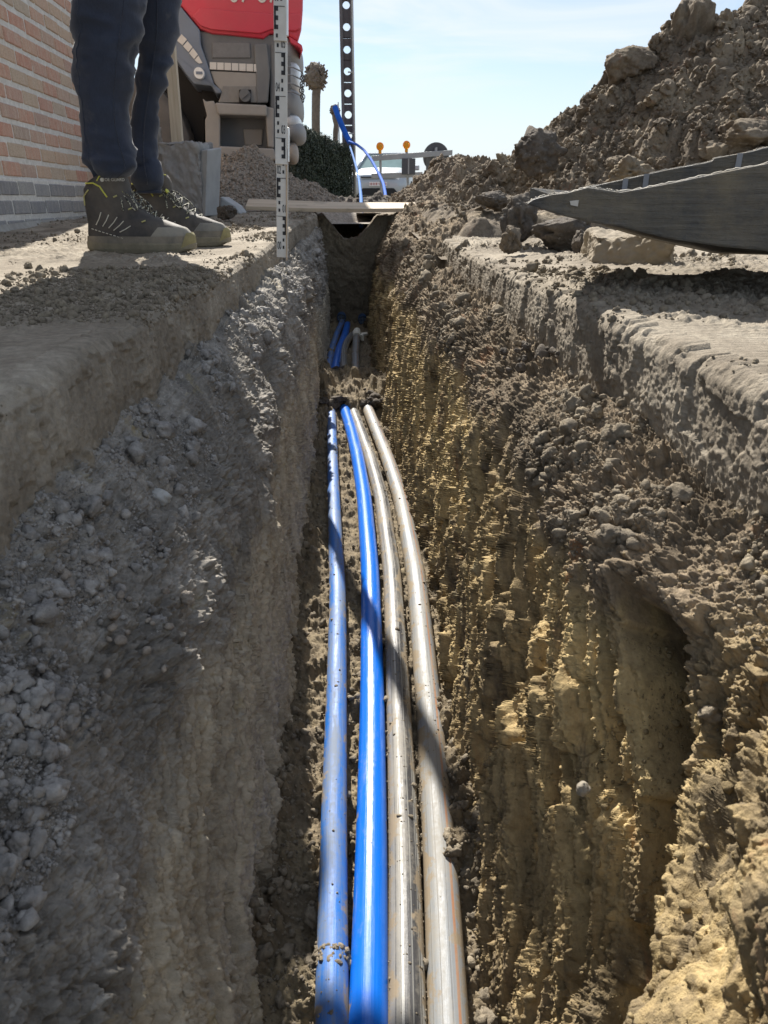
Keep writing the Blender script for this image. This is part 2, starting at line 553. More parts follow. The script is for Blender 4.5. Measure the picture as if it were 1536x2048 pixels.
def displace_slab(G, s_edge, seed, face_i):
    """crumbly dust and pits on a concrete slab; returns displaced grid"""
    n = grid_normals(G)
    if n[len(G)//2, 3, 2] < 0: n = -n
    s = arclen(G)
    y = G[..., 1]
    face = np.zeros(G.shape[:2]); face[:, face_i:] = 1
    k = 9
    ker = np.ones(k)/k
    h = 0.006*fbm(G[..., 0]/0.35, y/0.35, 0*y, 3, seed)
    top = 0.0030*crumbs(y, s, 0.022, seed + 1, keep=0.45)*1.6 + 0.006*crumbs(y, s, 0.011, seed + 2, keep=0.4)
    top = top*sstep(-0.15, 0.5, fbm(G[..., 0]/0.22, y/0.22, 0*y + 3, 3, seed + 5))
    dirt = sstep(-0.12, 0.25, fbm(G[..., 0]/0.30, y/0.40, 0*y + 6, 4, seed + 12, 0.6))
    dirt = dirt*sstep(0.0, 0.03, np.abs(np.abs(G[..., 0] - 0.031) - 0.296))
    top = top + dirt*(0.006 + 0.005*fbm(G[..., 0]/0.04, y/0.04, 0*y, 4, seed + 13, 0.6) + 0.008*crumbs(y, s, 0.016, seed + 14, keep=0.5) + 0.006*crumbs(y, s, 0.007, seed + 15, keep=0.7))
    top = top + 0.0010*np.sin(G[..., 0]*0 + y*2*math.pi/0.012)*sstep(0.0, 0.5, vnoise(G[..., 0]/0.5, y/0.5, 0*y, seed + 8))*0.5
    fc = 0.0013*fbm(y/0.007, G[..., 2]/0.025, 0*y, 4, seed + 6, 0.6) + 0.004*fbm(y/0.16, G[..., 2]/0.2, 0*y, 4, seed + 9, 0.6) + 0.0025*np.abs(fbm(y/0.006, G[..., 2]/0.007, 0*y, 3, seed + 20, 0.65)) + 0.004*sstep(0.05, 0.08, fbm(y/0.05, G[..., 2]/0.05, 0*y + 9, 4, seed + 7, 0.6)) + 0.0022*crumbs(y, G[..., 2], 0.006, seed + 10, keep=0.35)
    h = h + np.where(face > 0, fc, top)
    return G + n*h[..., None]

def make_pavement_left():
    ys = logspace_y(0.05, 5.2, 1000, 0.25)
    ys[0] = -0.3
    zt = ground_top
    st = []
    for y in np.linspace(-0.3, 5.2, 30):
        z = float(zt(y))
        xe = -0.265 if y < 3.6 else -0.265 + 0.05*min(1, (y - 3.6)/0.6)
        st.append((y, [(-3.4, z), (-1.2, z), (-0.55, z), (xe - 0.03, z), (xe - 0.008, z - 0.002), (xe, z - 0.012), (xe + 0.004, z - 0.06), (xe, z - 0.13)]))
    ts = np.concatenate([np.linspace(0, 1, 90, False), np.linspace(1, 2, 110, False), np.linspace(2, 3, 150, False),
                         np.linspace(3, 5, 16, False), np.linspace(5, 7, 60)])
    G = profile_grid(st, ys, ts, False)
    G = displace_slab(G, 0, 3, 350)
    # chipped arris
    o = np_mesh('pavement', G.reshape(-1, 3), grid_faces(len(ys), len(ts)), M['concrete'], None)
    tag(o, kind='structure')
    return G
def make_pavement_right():
    ys = logspace_y(0.05, 2.62, 1000, 0.25)
    ys[0] = -0.3
    st = []
    for y in np.linspace(-0.3, 2.62, 24):
        z = float(ground_top(y))
        xe = 0.327
        st.append((y, [(3.6, z), (1.4, z), (0.75, z), (xe + 0.03, z), (xe + 0.008, z - 0.002), (xe, z - 0.012), (xe - 0.004, z - 0.06), (xe, z - 0.13)]))
    ts = np.concatenate([np.linspace(0, 1, 80, False), np.linspace(1, 2, 140, False), np.linspace(2, 3, 200, False),
                         np.linspace(3, 5, 16, False), np.linspace(5, 7, 80)])
    G = profile_grid(st, ys, ts, False)
    G = displace_slab(G, 0, 23, 420)
    o = np_mesh('pavement', G.reshape(-1, 3), grid_faces(len(ys), len(ts))[:, ::-1], M['concrete'], None)
    tag(o, kind='structure')
    return G
PL = make_pavement_left()
PR = make_pavement_right()

FLOOR_Z = -0.605
def make_right_wall():
    near = [(0.345, -0.095), (0.300, -0.115), (0.258, -0.148), (0.220, -0.215), (0.176, -0.37), (0.137, -0.52), (0.112, -0.64)]
    def shift(p, a, b, c):                 # a widens the shelf, b the foot, c lifts the shelf
        k = np.array([0, 0.5, 1, 1, 0.8, 0.4, 0.2])*a + np.array([0, 0, 0, 0, 0.3, 0.7, 1])*b
        return [(x + kk, z + c*(i in (1, 2, 3))) for i, ((x, z), kk) in enumerate(zip(p, k))]
    st = [(-0.2, shift(near, -0.060, 0.0, 0.03)), (0.10, shift(near, -0.055, 0.0, 0.03)), (0.20, shift(near, -0.042, 0.01, 0.03)),
          (0.28, shift(near, -0.012, 0.025, 0.01)), (0.345, shift(near, 0.025, 0.02, -0.02)), (0.42, shift(near, 0.02, 0.012, -0.01)),
          (0.52, shift(near, 0.0, 0.0, 0.0)), (0.75, shift(near, -0.012, 0.0, 0.0)), (1.0, near), (1.6, shift(near, -0.015, -0.002, 0.01)),
          (2.3, shift(near, -0.03, 0.0, 0.02)), (2.8, shift(near, -0.04, 0.0, 0.03)),
          (3.4, [(0.60, 0.06), (0.46, 0.02), (0.30, -0.05), (0.20, -0.14), (0.155, -0.33), (0.125, -0.50), (0.105, -0.64)]),
          (4.2, [(0.62, 0.13), (0.47, 0.08), (0.32, 0.02), (0.205, -0.10), (0.15, -0.32), (0.12, -0.50), (0.10, -0.64)]),
          (4.74, [(0.62, 0.16), (0.46, 0.11), (0.29, 0.06), (0.215, -0.05), (0.15, -0.32), (0.115, -0.50), (0.095, -0.64)])]
    def foot(y):
        return float(np.interp(y, [0.3, 0.6, 0.9, 1.2, 1.6, 2.0, 2.5], [0.004, 0.022, 0.038, 0.048, 0.046, 0.036, 0.010]))
    st = [(yy, [(px_ + foot(yy)*kk, pz_) for (px_, pz_), kk in zip(pp, (0, 0, 0.1, 0.3, 0.6, 0.9, 1))]) for yy, pp in st]
    # loose soil covers the edge of the pavement from about 2.6 on
    st.insert([i for i, s_ in enumerate(st) if s_[0] > 2.45][0], (2.50, st[[i for i, s_ in enumerate(st) if s_[0] > 2.2][0]][1]))
    st = [(yy, [(0.42, 0.045), (0.33, 0.022), (0.262, -0.06)] + pp[3:]) if yy == 2.8 else (yy, pp) for yy, pp in st]
    ys = np.concatenate([np.linspace(-0.2, 0.14, 60, False), logspace_y(0.14, 4.74, 1500)])
    ts = np.concatenate([np.linspace(0, 1, 80, False), np.linspace(1, 3, 240, False), np.linspace(3, 6, 420)])
    G = profile_grid(st, ys, ts)
    n = grid_normals(G)
    if n[800, 400, 0] > 0: n = -n
    s = arclen(G)
    x, y, z = G[..., 0], G[..., 1], G[..., 2]
    wall = sstep(2.1, 3.4, ts)[None, :]*np.ones_like(x)
    shelf = (1 - wall)*(1 - 0.7*sstep(0.34, 0.27, y))
    h = 0.016*fbm(y/0.20, z/0.26, x/0.2, 2, 40) + 0.005*fbm(y/0.05, z/0.10, x/0.05, 3, 43)
    # scraped wall: upright streaks, flaked plates, torn pits and sticking crumbs
    nb = sstep(0.345, 0.29, y)
    wl = wall*(1 - 0.75*nb)
    u = y - 0.85*(z + 0.30)                # the bucket scraped the wall along slanting lines
    streak = fbm(u/0.014, z/0.30, x*0, 4, 50, 0.6)
    fin = fbm(u/0.040, z/0.34, x*0 + 2, 3, 51, 0.5)
    fin = 1 - 2.4*np.abs(fin)
    pl = fbm(u/0.030, z/0.20, x*0 + 8, 4, 55, 0.55)
    plates = sstep(0.02, 0.05, pl) + sstep(0.20, 0.23, pl) + sstep(-0.20, -0.17, pl)
    zone = sstep(-0.25, 0.2, fbm(y/0.2, z/0.2, x*0 + 7, 2, 53))
    pits = sstep(0.12, 0.19, fbm(u/0.014, z/0.075, x*0 + 5, 3, 52))*zone
    pits2 = sstep(0.16, 0.24, fbm(u/0.007, z/0.030, x*0 + 15, 3, 58, 0.6))
    rough = sstep(0.05, 0.3, fbm(u/0.08, z/0.16, x*0 + 11, 3, 54))
    grit = np.abs(fbm(y/0.0055, s/0.006, x*0, 3, 62, 0.65))
    chunk = fbm(u/0.07, z/0.16, x*0 + 31, 4, 63, 0.6)
    gone = sstep(0.16, 0.20, chunk) + 0.7*sstep(0.34, 0.37, chunk)          # slabs of earth that broke away
    h = h + wl*(0.006*streak + 0.006*fin + 0.007*plates - 0.032*pits - 0.007*pits2 - 0.018*gone + 0.006*grit
                + 0.009*crumbs(y, z, 0.014, 60, keep=0.55)*rough + 0.008*crumbs(y, z*0.7, 0.006, 61, keep=0.5)*rough
                + 0.004*fbm(u/0.005, z/0.016, x*0, 3, 59, 0.6)*(0.3 + rough))
    h = h + (1 - wall)*0.005*grit
    # one broad upright cleft close to the camera, its far side breaking off square
    yc = 0.432 + 0.70*(z + 0.25) + 0.030*vnoise(z/0.06, z*0, z*0, 71) + 0.012*vnoise(z/0.016, z*0, z*0, 74)
    wd_ = 0.056 + 0.016*np.exp(-((z + 0.27)/0.04)**2)
    cleft = sstep(yc - wd_ - 0.02, yc - wd_ + 0.005, y)*sstep(yc + 0.004, yc - 0.004, y)*sstep(-0.165, -0.20, z)
    h = h - cleft*(0.18 + 0.02*fbm(y/0.02, z/0.03, x*0, 3, 75))
    for (yc, wd, dp, z0, sl, sdd) in ((0.50, 0.010, 0.030, -0.2, 0.03, 1), (0.62, 0.012, 0.035, -0.22, -0.05, 2), (0.86, 0.012, 0.030, -0.25, 0.04, 3),
                                      (1.18, 0.014, 0.028, -0.24, 0.0, 4), (1.55, 0.016, 0.03, -0.22, 0.06, 5), (2.1, 0.02, 0.04, -0.25, 0.0, 6), (2.9, 0.04, 0.06, -0.2, 0.1, 7)):
        cc = yc + (sl + 0.8)*(z + 0.3) + 0.02*vnoise(z/0.05, z*0 + sdd, z*0, 72)
        h = h - dp*np.exp(-((y - cc)/wd)**2)*sstep(z0, z0 - 0.05, z)*(0.5 + 0.5*vnoise(z/0.1, z*0 + sdd, z*0, 73))
    h = h - 0.045*np.exp(-((y - 0.66)/0.028)**2 - ((z + 0.27)/0.05)**2)
    h = h + 0.024*np.exp(-((y - 0.50)/0.10)**2 - ((z + 0.165)/0.022)**2)
    h = h - 0.035*np.exp(-((y - 1.62)/0.09)**2 - ((z + 0.30)/0.09)**2)
    # near bulge, lumpy
    h = h + nb*(0.030*fbm(y/0.07, z/0.07, x/0.07, 3, 80) + 0.010*np.abs(fbm(y/0.025, z/0.03, x/0.03, 3, 83)) + 0.008*crumbs(y, s, 0.020, 81, keep=0.35) + 0.005*crumbs(y, s, 0.007, 82, keep=0.5)*sstep(-0.1, 0.3, fbm(y/0.04, s/0.04, x*0, 2, 84)))
    # shelf: loose crumbs of several sizes
    lump = sstep(-0.3, 0.35, fbm(y/0.12, s/0.12, x*0, 3, 90))
    h = h + shelf*(0.016*fbm(y/0.07, s/0.07, x*0, 4, 91, 0.55) + 0.026*crumbs(y, s, 0.024, 92, keep=0.4)*lump
                   + 0.016*crumbs(y, s, 0.011, 93, keep=0.6)*(0.25 + 0.75*lump) + 0.010*crumbs(y, s, 0.005, 94, keep=0.7)*(0.4 + 0.6*lump) + 0.010*np.abs(fbm(y/0.022, s/0.022, x*0, 4, 100, 0.6))
                   + 0.020*crumbs(y, s, 0.05, 95, keep=0.25)*sstep(1.2, 2.6, y)*1.6)
    far = sstep(2.2, 3.2, y)
    h = h + far*(0.030*crumbs(y, s, 0.075, 96, keep=0.6) + 0.012*fbm(y/0.05, z/0.1, x*0, 3, 97))
    h = h + (1 - 0.6*nb)*(0.0026*fbm(y/0.011, s/0.013, x*0, 3, 98, 0.6) + 0.003*np.abs(fbm(y/0.028, s/0.045, x*0, 3, 99)))
    env = np.minimum(1, np.arange(len(ts))/12.0)[None, :]
    G2 = G + n*(h*env)[..., None]
    o = np_mesh('trench_wall', G2.reshape(-1, 3), grid_faces(len(ys), len(ts))[:, ::-1], M['soil_right'], None)
    tag(o, kind='structure')
    return G2, n
RW, RWn = make_right_wall()

def make_left_wall():
    near = [(-0.272, -0.085), (-0.240, -0.150), (-0.205, -0.215), (-0.176, -0.29), (-0.150, -0.40), (-0.122, -0.53), (-0.100, -0.64)]
    near = [(x - (0.012 if i > 3 else 0), z) for i, (x, z) in enumerate(near)]
    def sh(p, a, c=0.0, b=0.0):
        k = np.array([0, 0.5, 1, 1, 0.7, 0.35, 0.1])*a + np.array([0, 0, 0, 0, 0.3, 0.7, 1])*b
        return [(x + kk, z + c*(0 < i < 4)) for i, ((x, z), kk) in enumerate(zip(p, k))]
    far = [(-0.272, -0.075), (-0.232, -0.11), (-0.195, -0.17), (-0.175, -0.27), (-0.165, -0.40), (-0.157, -0.53), (-0.148, -0.64)]
    st = [(-0.2, sh(near, 0.02, 0, 0.01)), (0.2, sh(near, 0.02, 0, 0.01)), (0.5, sh(near, 0.012)), (0.9, sh(near, 0.012, 0.03, -0.008)), (1.25, sh(near, 0.01, 0.045, -0.012)),
          (1.7, sh(near, 0.0, 0.04, -0.02)), (2.2, sh(far, 0.02, 0.03)), (3.0, far), (3.6, [(x + 0.01, z + 0.03) for x, z in far]),
          (4.2, [(-0.225, -0.03), (-0.20, -0.05), (-0.185, -0.12), (-0.175, -0.25), (-0.165, -0.38), (-0.16, -0.52), (-0.155, -0.64)]),
          (4.74, [(-0.222, -0.02), (-0.21, -0.05), (-0.195, -0.12), (-0.18, -0.25), (-0.17, -0.38), (-0.163, -0.52), (-0.158, -0.64)])]
    ys = np.concatenate([np.linspace(-0.2, 0.14, 60, False), logspace_y(0.14, 4.74, 1250)])
    ts = np.concatenate([np.linspace(0, 3, 360, False), np.linspace(3, 6, 230)])
    G = profile_grid(st, ys, ts)
    n = grid_normals(G)
    if n[800, 300, 0] < 0: n = -n
    s = arclen(G)
    x, y, z = G[..., 0], G[..., 1], G[..., 2]
    wall = sstep(2.6, 3.8, ts)[None, :]*np.ones_like(x)
    bank = 1 - wall
    h = 0.013*fbm(y/0.15, z/0.15, x/0.15, 3, 140) + 0.006*fbm(y/0.045, z/0.06, x/0.05, 3, 141)
    smear = sstep(0.05, 0.4, fbm(y/0.09, s/0.10, x*0, 3, 142))            # trowelled flat patches
    u = y - 0.85*(z + 0.30)
    pl = fbm(u/0.035, z/0.22, x*0 + 3, 4, 153, 0.55)
    h = h + wall*(0.007*fbm(u/0.012, z/0.22, x*0, 4, 150, 0.6) + 0.005*(1 - 2.4*np.abs(fbm(u/0.05, z/0.4, x*0, 3, 151))) - 0.014*sstep(0.16, 0.2, fbm(u/0.06, z/0.14, x*0 + 9, 4, 154, 0.6)) + 0.006*crumbs(y, z*0.8, 0.007, 155, keep=0.45) + 0.005*(sstep(0.05, 0.08, pl) + sstep(-0.2, -0.17, pl))
                  - 0.007*sstep(0.2, 0.35, fbm(u/0.016, z/0.07, x*0 + 4, 3, 152)))
    loose = sstep(-0.2, 0.35, fbm(y/0.11, s/0.09, x*0 + 2, 3, 160))
    cr_ = 0.030*crumbs(y, s, 0.030, 161, keep=0.35)*loose + 0.015*crumbs(y, s, 0.012, 162, keep=0.6)*(0.15 + 0.85*loose) + 0.009*crumbs(y, s, 0.006, 163, keep=0.7)*(0.3 + 0.7*loose) + 0.012*fbm(y/0.05, s/0.05, x*0, 4, 167, 0.6)
    h = h + bank*cr_*(1 - 0.6*smear) + bank*0.003*fbm(y/0.02, s/0.05, x*0, 3, 164)
    far_ = sstep(1.3, 2.0, y)
    h = h + far_*bank*(0.028*crumbs(y, s, 0.06, 165, keep=0.6) + 0.012*fbm(y/0.03, z/0.08, x*0, 3, 166))
    # a torn crust standing out near the staff, and a smooth slab-like piece
    h = h + 0.03*np.exp(-((y - 1.75)/0.10)**2 - ((z + 0.16)/0.035)**2) - 0.03*np.exp(-((y - 1.55)/0.08)**2 - ((z + 0.2)/0.04)**2)
    h = h + 0.018*np.exp(-((y - 0.98)/0.08)**4 - ((z + 0.33)/0.07)**4)
    h = h + 0.0030*fbm(y/0.010, s/0.012, x*0, 4, 198, 0.65) + 0.0055*np.abs(fbm(y/0.0055, s/0.006, x*0, 3, 199, 0.65))
    env = np.minimum(1, np.arange(len(ts))/10.0)[None, :]
    G2 = G + n*(h*env)[..., None]
    o = np_mesh('trench_wall', G2.reshape(-1, 3), grid_faces(len(ys), len(ts)), M['soil_left'], None)
    tag(o, kind='structure')
    return G2, n
LW, LWn = make_left_wall()

def make_floor():
    ys = np.concatenate([np.linspace(-0.2, 0.14, 30, False), logspace_y(0.14, 4.75, 1100)])
    xs = np.linspace(-0.20, 0.20, 190)
    X, Y = np.meshgrid(xs, ys)
    h = 0.010*fbm(X/0.08, Y/0.08, X*0, 3, 200) + 0.020*crumbs(X, Y, 0.034, 201, keep=0.35)*1.2 + 0.011*crumbs(X, Y, 0.014, 202, keep=0.6) + 0.006*crumbs(X, Y, 0.006, 203) + 0.004*fbm(X/0.012, Y/0.012, X*0, 3, 211)
    # the mud that buries the pipes half-way
    m = np.exp(-(np.abs(Y - 2.80 - 0.08*vnoise(X/0.08, X*0, X*0, 204))/0.25)**4)
    h = h + m*(0.076 + 0.045*crumbs(X, Y*0.75, 0.085, 205) + 0.025*fbm(X/0.03, Y/0.06, X*0, 3, 206))
    # loose soil slumped along both feet
    h = h + 0.045*sstep(0.05, 0.13, X)*sstep(-0.3, 0.3, fbm(Y/0.15, X*0, X*0, 2, 207))*(0.6 + crumbs(X, Y, 0.03, 208)) * sstep(1.1, 0.6, Y)
    h = h + 0.035*sstep(-0.055, -0.12, X)*(0.5 + crumbs(X, Y, 0.028, 209))*sstep(-0.5, 0.3, fbm(Y/0.2, X*0, X*0, 2, 210))
    G = np.stack([X, Y, FLOOR_Z + h], -1)
    o = np_mesh('trench_floor', G.reshape(-1, 3), grid_faces(len(ys), len(xs))[:, ::-1], M['soil_floor'], None)
    tag(o, kind='structure')
    return G
FL = make_floor()

def make_end_wall():
    # upright end of the deep cut with the shallow gully running on behind it
    xs = np.linspace(-0.30, 0.30, 240)
    def top(x):
        return np.clip(-0.085 + 1.15*np.maximum(0, np.abs(x + 0.005) - 0.045), -1, 0.055)
    us = np.linspace(0, 1, 220)
    X, U = np.meshgrid(xs, us)
    T = top(X) + 0.008*fbm(X/0.03, X*0, X*0, 3, 300)
    Z = -0.66 + (T + 0.66)*U
    Yv = 4.70 + 0.020*fbm(X/0.07, Z/0.10, X*0, 4, 301) + 0.006*fbm(X/0.02, Z/0.02, X*0, 3, 302)
    o = np_mesh('trench_end_wall', np.stack([X, Yv, Z], -1).reshape(-1, 3), grid_faces(len(us), len(xs)), M['soil_far'], None)
    tag(o, kind='structure')
    ys = np.linspace(4.70, 7.6, 240)
    X, Y = np.meshgrid(np.linspace(-0.64, 0.64, 220), ys)
    deep = sstep(4.80, 4.92, Y)
    T = np.clip(-0.085 + 1.15*np.maximum(0, np.abs(X + 0.005) - 0.045), -1, 0.055)
    pit = np.minimum(-0.80 + 3.0*np.maximum(0, np.abs(X) - 0.24), 0.05)
    Z = T*(1 - deep) + pit*deep
    rise = sstep(5.95, 6.15, Y)
    Z = Z*(1 - rise) + 0.03*rise
    Z = Z + 0.020*fbm(X/0.06, Y/0.06, X*0, 4, 303) + 0.02*crumbs(X, Y, 0.05, 304, keep=0.5)
    Z[0] = np.interp(X[0], xs, T[0] if False else top(xs))
    o = np_mesh('trench_gully', np.stack([X, Y, Z], -1).reshape(-1, 3), grid_faces(*X.shape)[:, ::-1], M['soil_heap'], None)
    tag(o, kind='structure')
make_end_wall()

# ------------------------------------------------------------------ loose clods (merged, numbers beyond counting)
def ico(sub):
    import bmesh
    bm = bmesh.new()
    bmesh.ops.create_icosphere(bm, subdivisions=sub, radius=1)
    V = np.array([v.co[:] for v in bm.verts], np.float32)
    Fc = np.array([[v.index for v in f.verts] for f in bm.faces], np.int32)
    bm.free()
    return V, Fc
def clod_variant(sub, seed, amp=0.32, angular=0.5):
    V, Fc = ico(sub)
    n = V/np.linalg.norm(V, axis=1, keepdims=True)
    r = 1 + amp*fbm(n[:, 0]*1.3, n[:, 1]*1.3, n[:, 2]*1.3, 3, seed) + 0.30*amp/0.32*fbm(n[:, 0]*3.4, n[:, 1]*3.4, n[:, 2]*3.4, 3, seed + 5)
    if angular > 0:                        # knock a few flats into it
        rr = np.random.default_rng(seed)
        for _ in range(7):
            d = rr.normal(size=3); d /= np.linalg.norm(d)
            lim = rr.uniform(0.6, 0.95)
            k = n@d*r
            r = np.where(k > lim, r*(1 - angular) + angular*r*lim/np.maximum(k, 1e-6), r)
    if sub >= 4:
        r = r + 0.07*fbm(n[:, 0]*9, n[:, 1]*9, n[:, 2]*9, 4, seed + 9, 0.6) + 0.10*np.abs(fbm(n[:, 0]*4, n[:, 1]*4, n[:, 2]*4, 4, seed + 11, 0.6)) + 0.025*fbm(n[:, 0]*24, n[:, 1]*24, n[:, 2]*24, 3, seed + 12)
    s = np.random.default_rng(seed + 1).uniform(0.7, 1.2, 3)
    return (n*r[:, None]*s).astype(np.float32), Fc
CV1 = [clod_variant(1, 500 + i, 0.55, 0.6) for i in range(12)]
CV2 = [clod_variant(2, 600 + i, 0.55, 0.6) for i in range(12)]
CV3 = [clod_variant(3, 700 + i, 0.62, 0.75) for i in range(12)]
def rot_mats(n, g):
    q = g.normal(size=(n, 4)); q /= np.linalg.norm(q, axis=1, keepdims=True)
    a, b, c, d = q.T
    return np.stack([np.stack([a*a+b*b-c*c-d*d, 2*(b*c-a*d), 2*(b*d+a*c)], -1),
                     np.stack([2*(b*c+a*d), a*a-b*b+c*c-d*d, 2*(c*d-a*b)], -1),
                     np.stack([2*(b*d-a*c), 2*(c*d+a*b), a*a-b*b-c*c+d*d], -1)], 1)
def scatter(name, P, Rd, mat, variants, label=None, seed=1, cat='soil', parent=None, flat=1.0):
    g = np.random.default_rng(seed)
    Vs, Fs, o = [], [], 0
    sized = variants is not CV3 and max(Rd) < 0.03
    if sized:                              # small ones coarse, bigger ones with more faces
        variants = CV1 + CV2 + CV3
        a_, b_ = len(CV1), len(CV1) + len(CV2)
        vi = np.where(Rd < 0.0035, g.integers(0, a_, len(P)), np.where(Rd < 0.007, g.integers(a_, b_, len(P)), g.integers(b_, len(variants), len(P))))
    else:
        vi = g.integers(0, len(variants), len(P))
    for k, (V, Fc) in enumerate(variants):
        idx = np.where(vi == k)[0]
        if not len(idx): continue
        Mx = rot_mats(len(idx), g)
        W = np.einsum('nij,vj->nvi', Mx, V)*Rd[idx][:, None, None]
        W[..., 2] *= flat
        W = W + P[idx][:, None, :]
        Vs.append(W.reshape(-1, 3))
        Fs.append((Fc[None] + (o + np.arange(len(idx))*len(V))[:, None, None]).reshape(-1, 3))
        o += len(idx)*len(V)
    ob = np_mesh(name, np.concatenate(Vs), np.concatenate(Fs), mat, parent, not sized)
    if not sized and len(P) > 500: ob.data.shade_flat()
    ob['kind'] = 'stuff'
    if label: tag(ob, label, cat)
    return ob
def pick(G, cond, n, g, power=1.0):
    """random points on a lofted grid, weighted by area and nearness"""
    P = G.reshape(-1, 3)
    c = cond.reshape(-1)
    du = np.linalg.norm(np.gradient(G, axis=0), axis=-1); dv = np.linalg.norm(np.gradient(G, axis=1), axis=-1)
    wgt = (du*dv).reshape(-1)*c/np.maximum(0.3, P[:, 1])**power
    wgt = np.where(P[:, 1] > 0.1, wgt, 0)
    i = g.choice(len(P), n, p=wgt/wgt.sum())
    return P[i]
def radii(n, g, lo, hi, k=2.2):
    u = g.random(n)
    return lo*(1 - u*(1 - (lo/hi)**k))**(-1/k)

def scatters():
    g = np.random.default_rng(5)
    # left pavement top
    G = PL; x, y = G[..., 0], G[..., 1]
    c = (G[..., 2] > -0.004 + ground_top(y) - 0.01)*(x > -1.9)*sstep(-0.25, 0.35, fbm(x/0.28, y/0.35, x*0, 3, 900))
    c = c*(0.25 + 1.2*np.exp(-((x + 0.35)/0.22)**2))
    P = pick(G, c, 42000, g, 1.4); r = radii(len(P), g, 0.0012, 0.010, 2.2)*np.clip(0.3 + P[:, 1]*0.5, 0.35, 1.2); P[:, 2] += r*0.35
    scatter('soil_crumbs', P, r, M['soil_crumb'], CV1 + CV2[:4], 'scattered dark soil crumbs lying on the dusty left pavement', 11, 'soil')
    # right pavement top
    G = PR; x, y = G[..., 0], G[..., 1]
    c = (G[..., 2] > -0.012 + ground_top(y))*(x < 2.2)*sstep(-0.3, 0.35, fbm(x/0.22, y/0.25, x*0, 3, 901))
    P = pick(G, c, 22000, g, 1.1); r = radii(len(P), g, 0.0014, 0.013, 2.0)*np.clip(0.4 + P[:, 1]*0.5, 0.4, 1.3); P[:, 2] += r*0.35
    scatter('soil_crumbs', P, r, M['soil_crumb'], CV1 + CV2[:4], 'scattered brown soil crumbs lying on the sunlit right pavement', 12, 'soil')
    # left bank
    G = LW; ts_ = np.linspace(0, 1, G.shape[1])[None, :]
    y = G[..., 1]
    c = (ts_ < 0.42)*(ts_ > 0.02)*sstep(-0.02, 0.30, fbm(y/0.14, G[..., 2]/0.12, y*0, 4, 902, 0.6))*np.ones_like(y)
    P = pick(G, c, 26000, g, 1.4); r = radii(len(P), g, 0.0009, 0.016, 2.1)*np.clip(0.45 + P[:, 1]*0.45, 0.4, 1.4)
    P[:, 0] += r*0.3
    scatter('soil_crumbs', P, r, M['soil_crumb_dark'], CV1 + CV2, 'loose dark stony crumbs on the shaded left trench bank', 13, 'soil')
    # right shelf
    G = RW; ts_ = np.linspace(0, 1, G.shape[1])[None, :]*np.ones_like(G[..., 0])
    y = G[..., 1]
    c = (ts_ < 0.40)*(ts_ > 0.01)*sstep(-0.02, 0.30, fbm(y/0.15, G[..., 0]/0.12, y*0, 4, 903, 0.6))
    P = pick(G, c, 34000, g, 1.4); r = radii(len(P), g, 0.0008, 0.018, 2.1)*np.clip(0.35 + P[:, 1]*0.5, 0.4, 1.3); P[:, 2] += r*0.3
    scatter('soil_crumbs', P, r, M['soil_crumb'], CV1 + CV2, 'loose brown soil crumbs along the right trench bank', 14, 'soil')
    # sticking clay crumbs on the right wall
    c = (ts_ > 0.40)*sstep(0.12, 0.3, fbm(y/0.09, G[..., 2]/0.10, y*0, 4, 904, 0.6))
    P = pick(G, c, 9000, g, 1.3); r = radii(len(P), g, 0.0008, 0.007, 2.0)*np.clip(0.4 + P[:, 1]*0.5, 0.4, 1.4); P[:, 0] -= r*0.2
    scatter('clay_crumbs', P, r, M['soil_crumb_clay'], CV1, 'yellow clay crumbs stuck to the sunlit right trench wall', 15, 'soil')
    # a few clusters of dark lumpy clods and pale stones one notices
    def cluster(name, px, py, Y, n, spread, lo, hi, mat, lab, sd_):
        q = at_y(px, py, Y)
        pts = np.stack([q[0] + g.normal(0, spread, n), q[1] + g.normal(0, spread*1.3, n)], -1)
        Gs = (RW if px > 768 else LW).reshape(-1, 3)
        sub = Gs[(np.abs(Gs[:, 1] - q[1]) < 0.35)]
        ii = [int(np.argmin((sub[:, 0] - a)**2 + (sub[:, 1] - b_)**2 + 0.15*(sub[:, 2] - q[2])**2)) for a, b_ in pts]
        P = sub[ii].copy(); r = radii(n, g, lo, hi, 1.8); P[:, 2] += r*0.5
        scatter(name, P, r, M[mat], CV3 + CV2, lab, sd_, 'soil')
    cluster('dark_clods', 1400, 900, 0.74, 60, 0.030, 0.004, 0.020, 'soil_black', 'cluster of dark moist clods at the foot of the right pavement edge', 71)
    cluster('dark_clods', 1090, 690, 1.15, 40, 0.03, 0.004, 0.018, 'soil_black', 'small cluster of dark clods on the right bank halfway along', 72)
    cluster('pale_stones', 230, 1180, 0.52, 26, 0.035, 0.003, 0.008, 'gravel', 'sprinkle of pale gravel stones on the near left bank', 74)
    # near bulge and ledges close to the camera
    c = ((y > 0.14)*(y < 0.60)*sstep(-0.2, 0.3, fbm(y/0.05, G[..., 2]/0.05, y*0, 3, 905)))
    P = pick(G, c, 14000, g, 0.6); r = radii(len(P), g, 0.0006, 0.0045, 2.0); P[:, 0] -= r*0.2; P[:, 2] += r*0.2
    scatter('clay_crumbs', P, r, M['soil_crumb_clay'], CV1, 'crumbly yellow clay on the near bulge of the right trench wall', 17, 'soil')
    # floor
    G = FL; y = G[..., 1]
    c = (np.abs(G[..., 0]) < 0.16)*np.ones_like(y)
    P = pick(G, c, 14000, g, 1.2); r = radii(len(P), g, 0.0012, 0.011, 2.0); P[:, 2] += r*0.3
    scatter('soil_crumbs', P, r, M['soil_crumb'], CV1 + CV2[:4], 'small brown clods on the trench floor between the pipes', 16, 'soil')

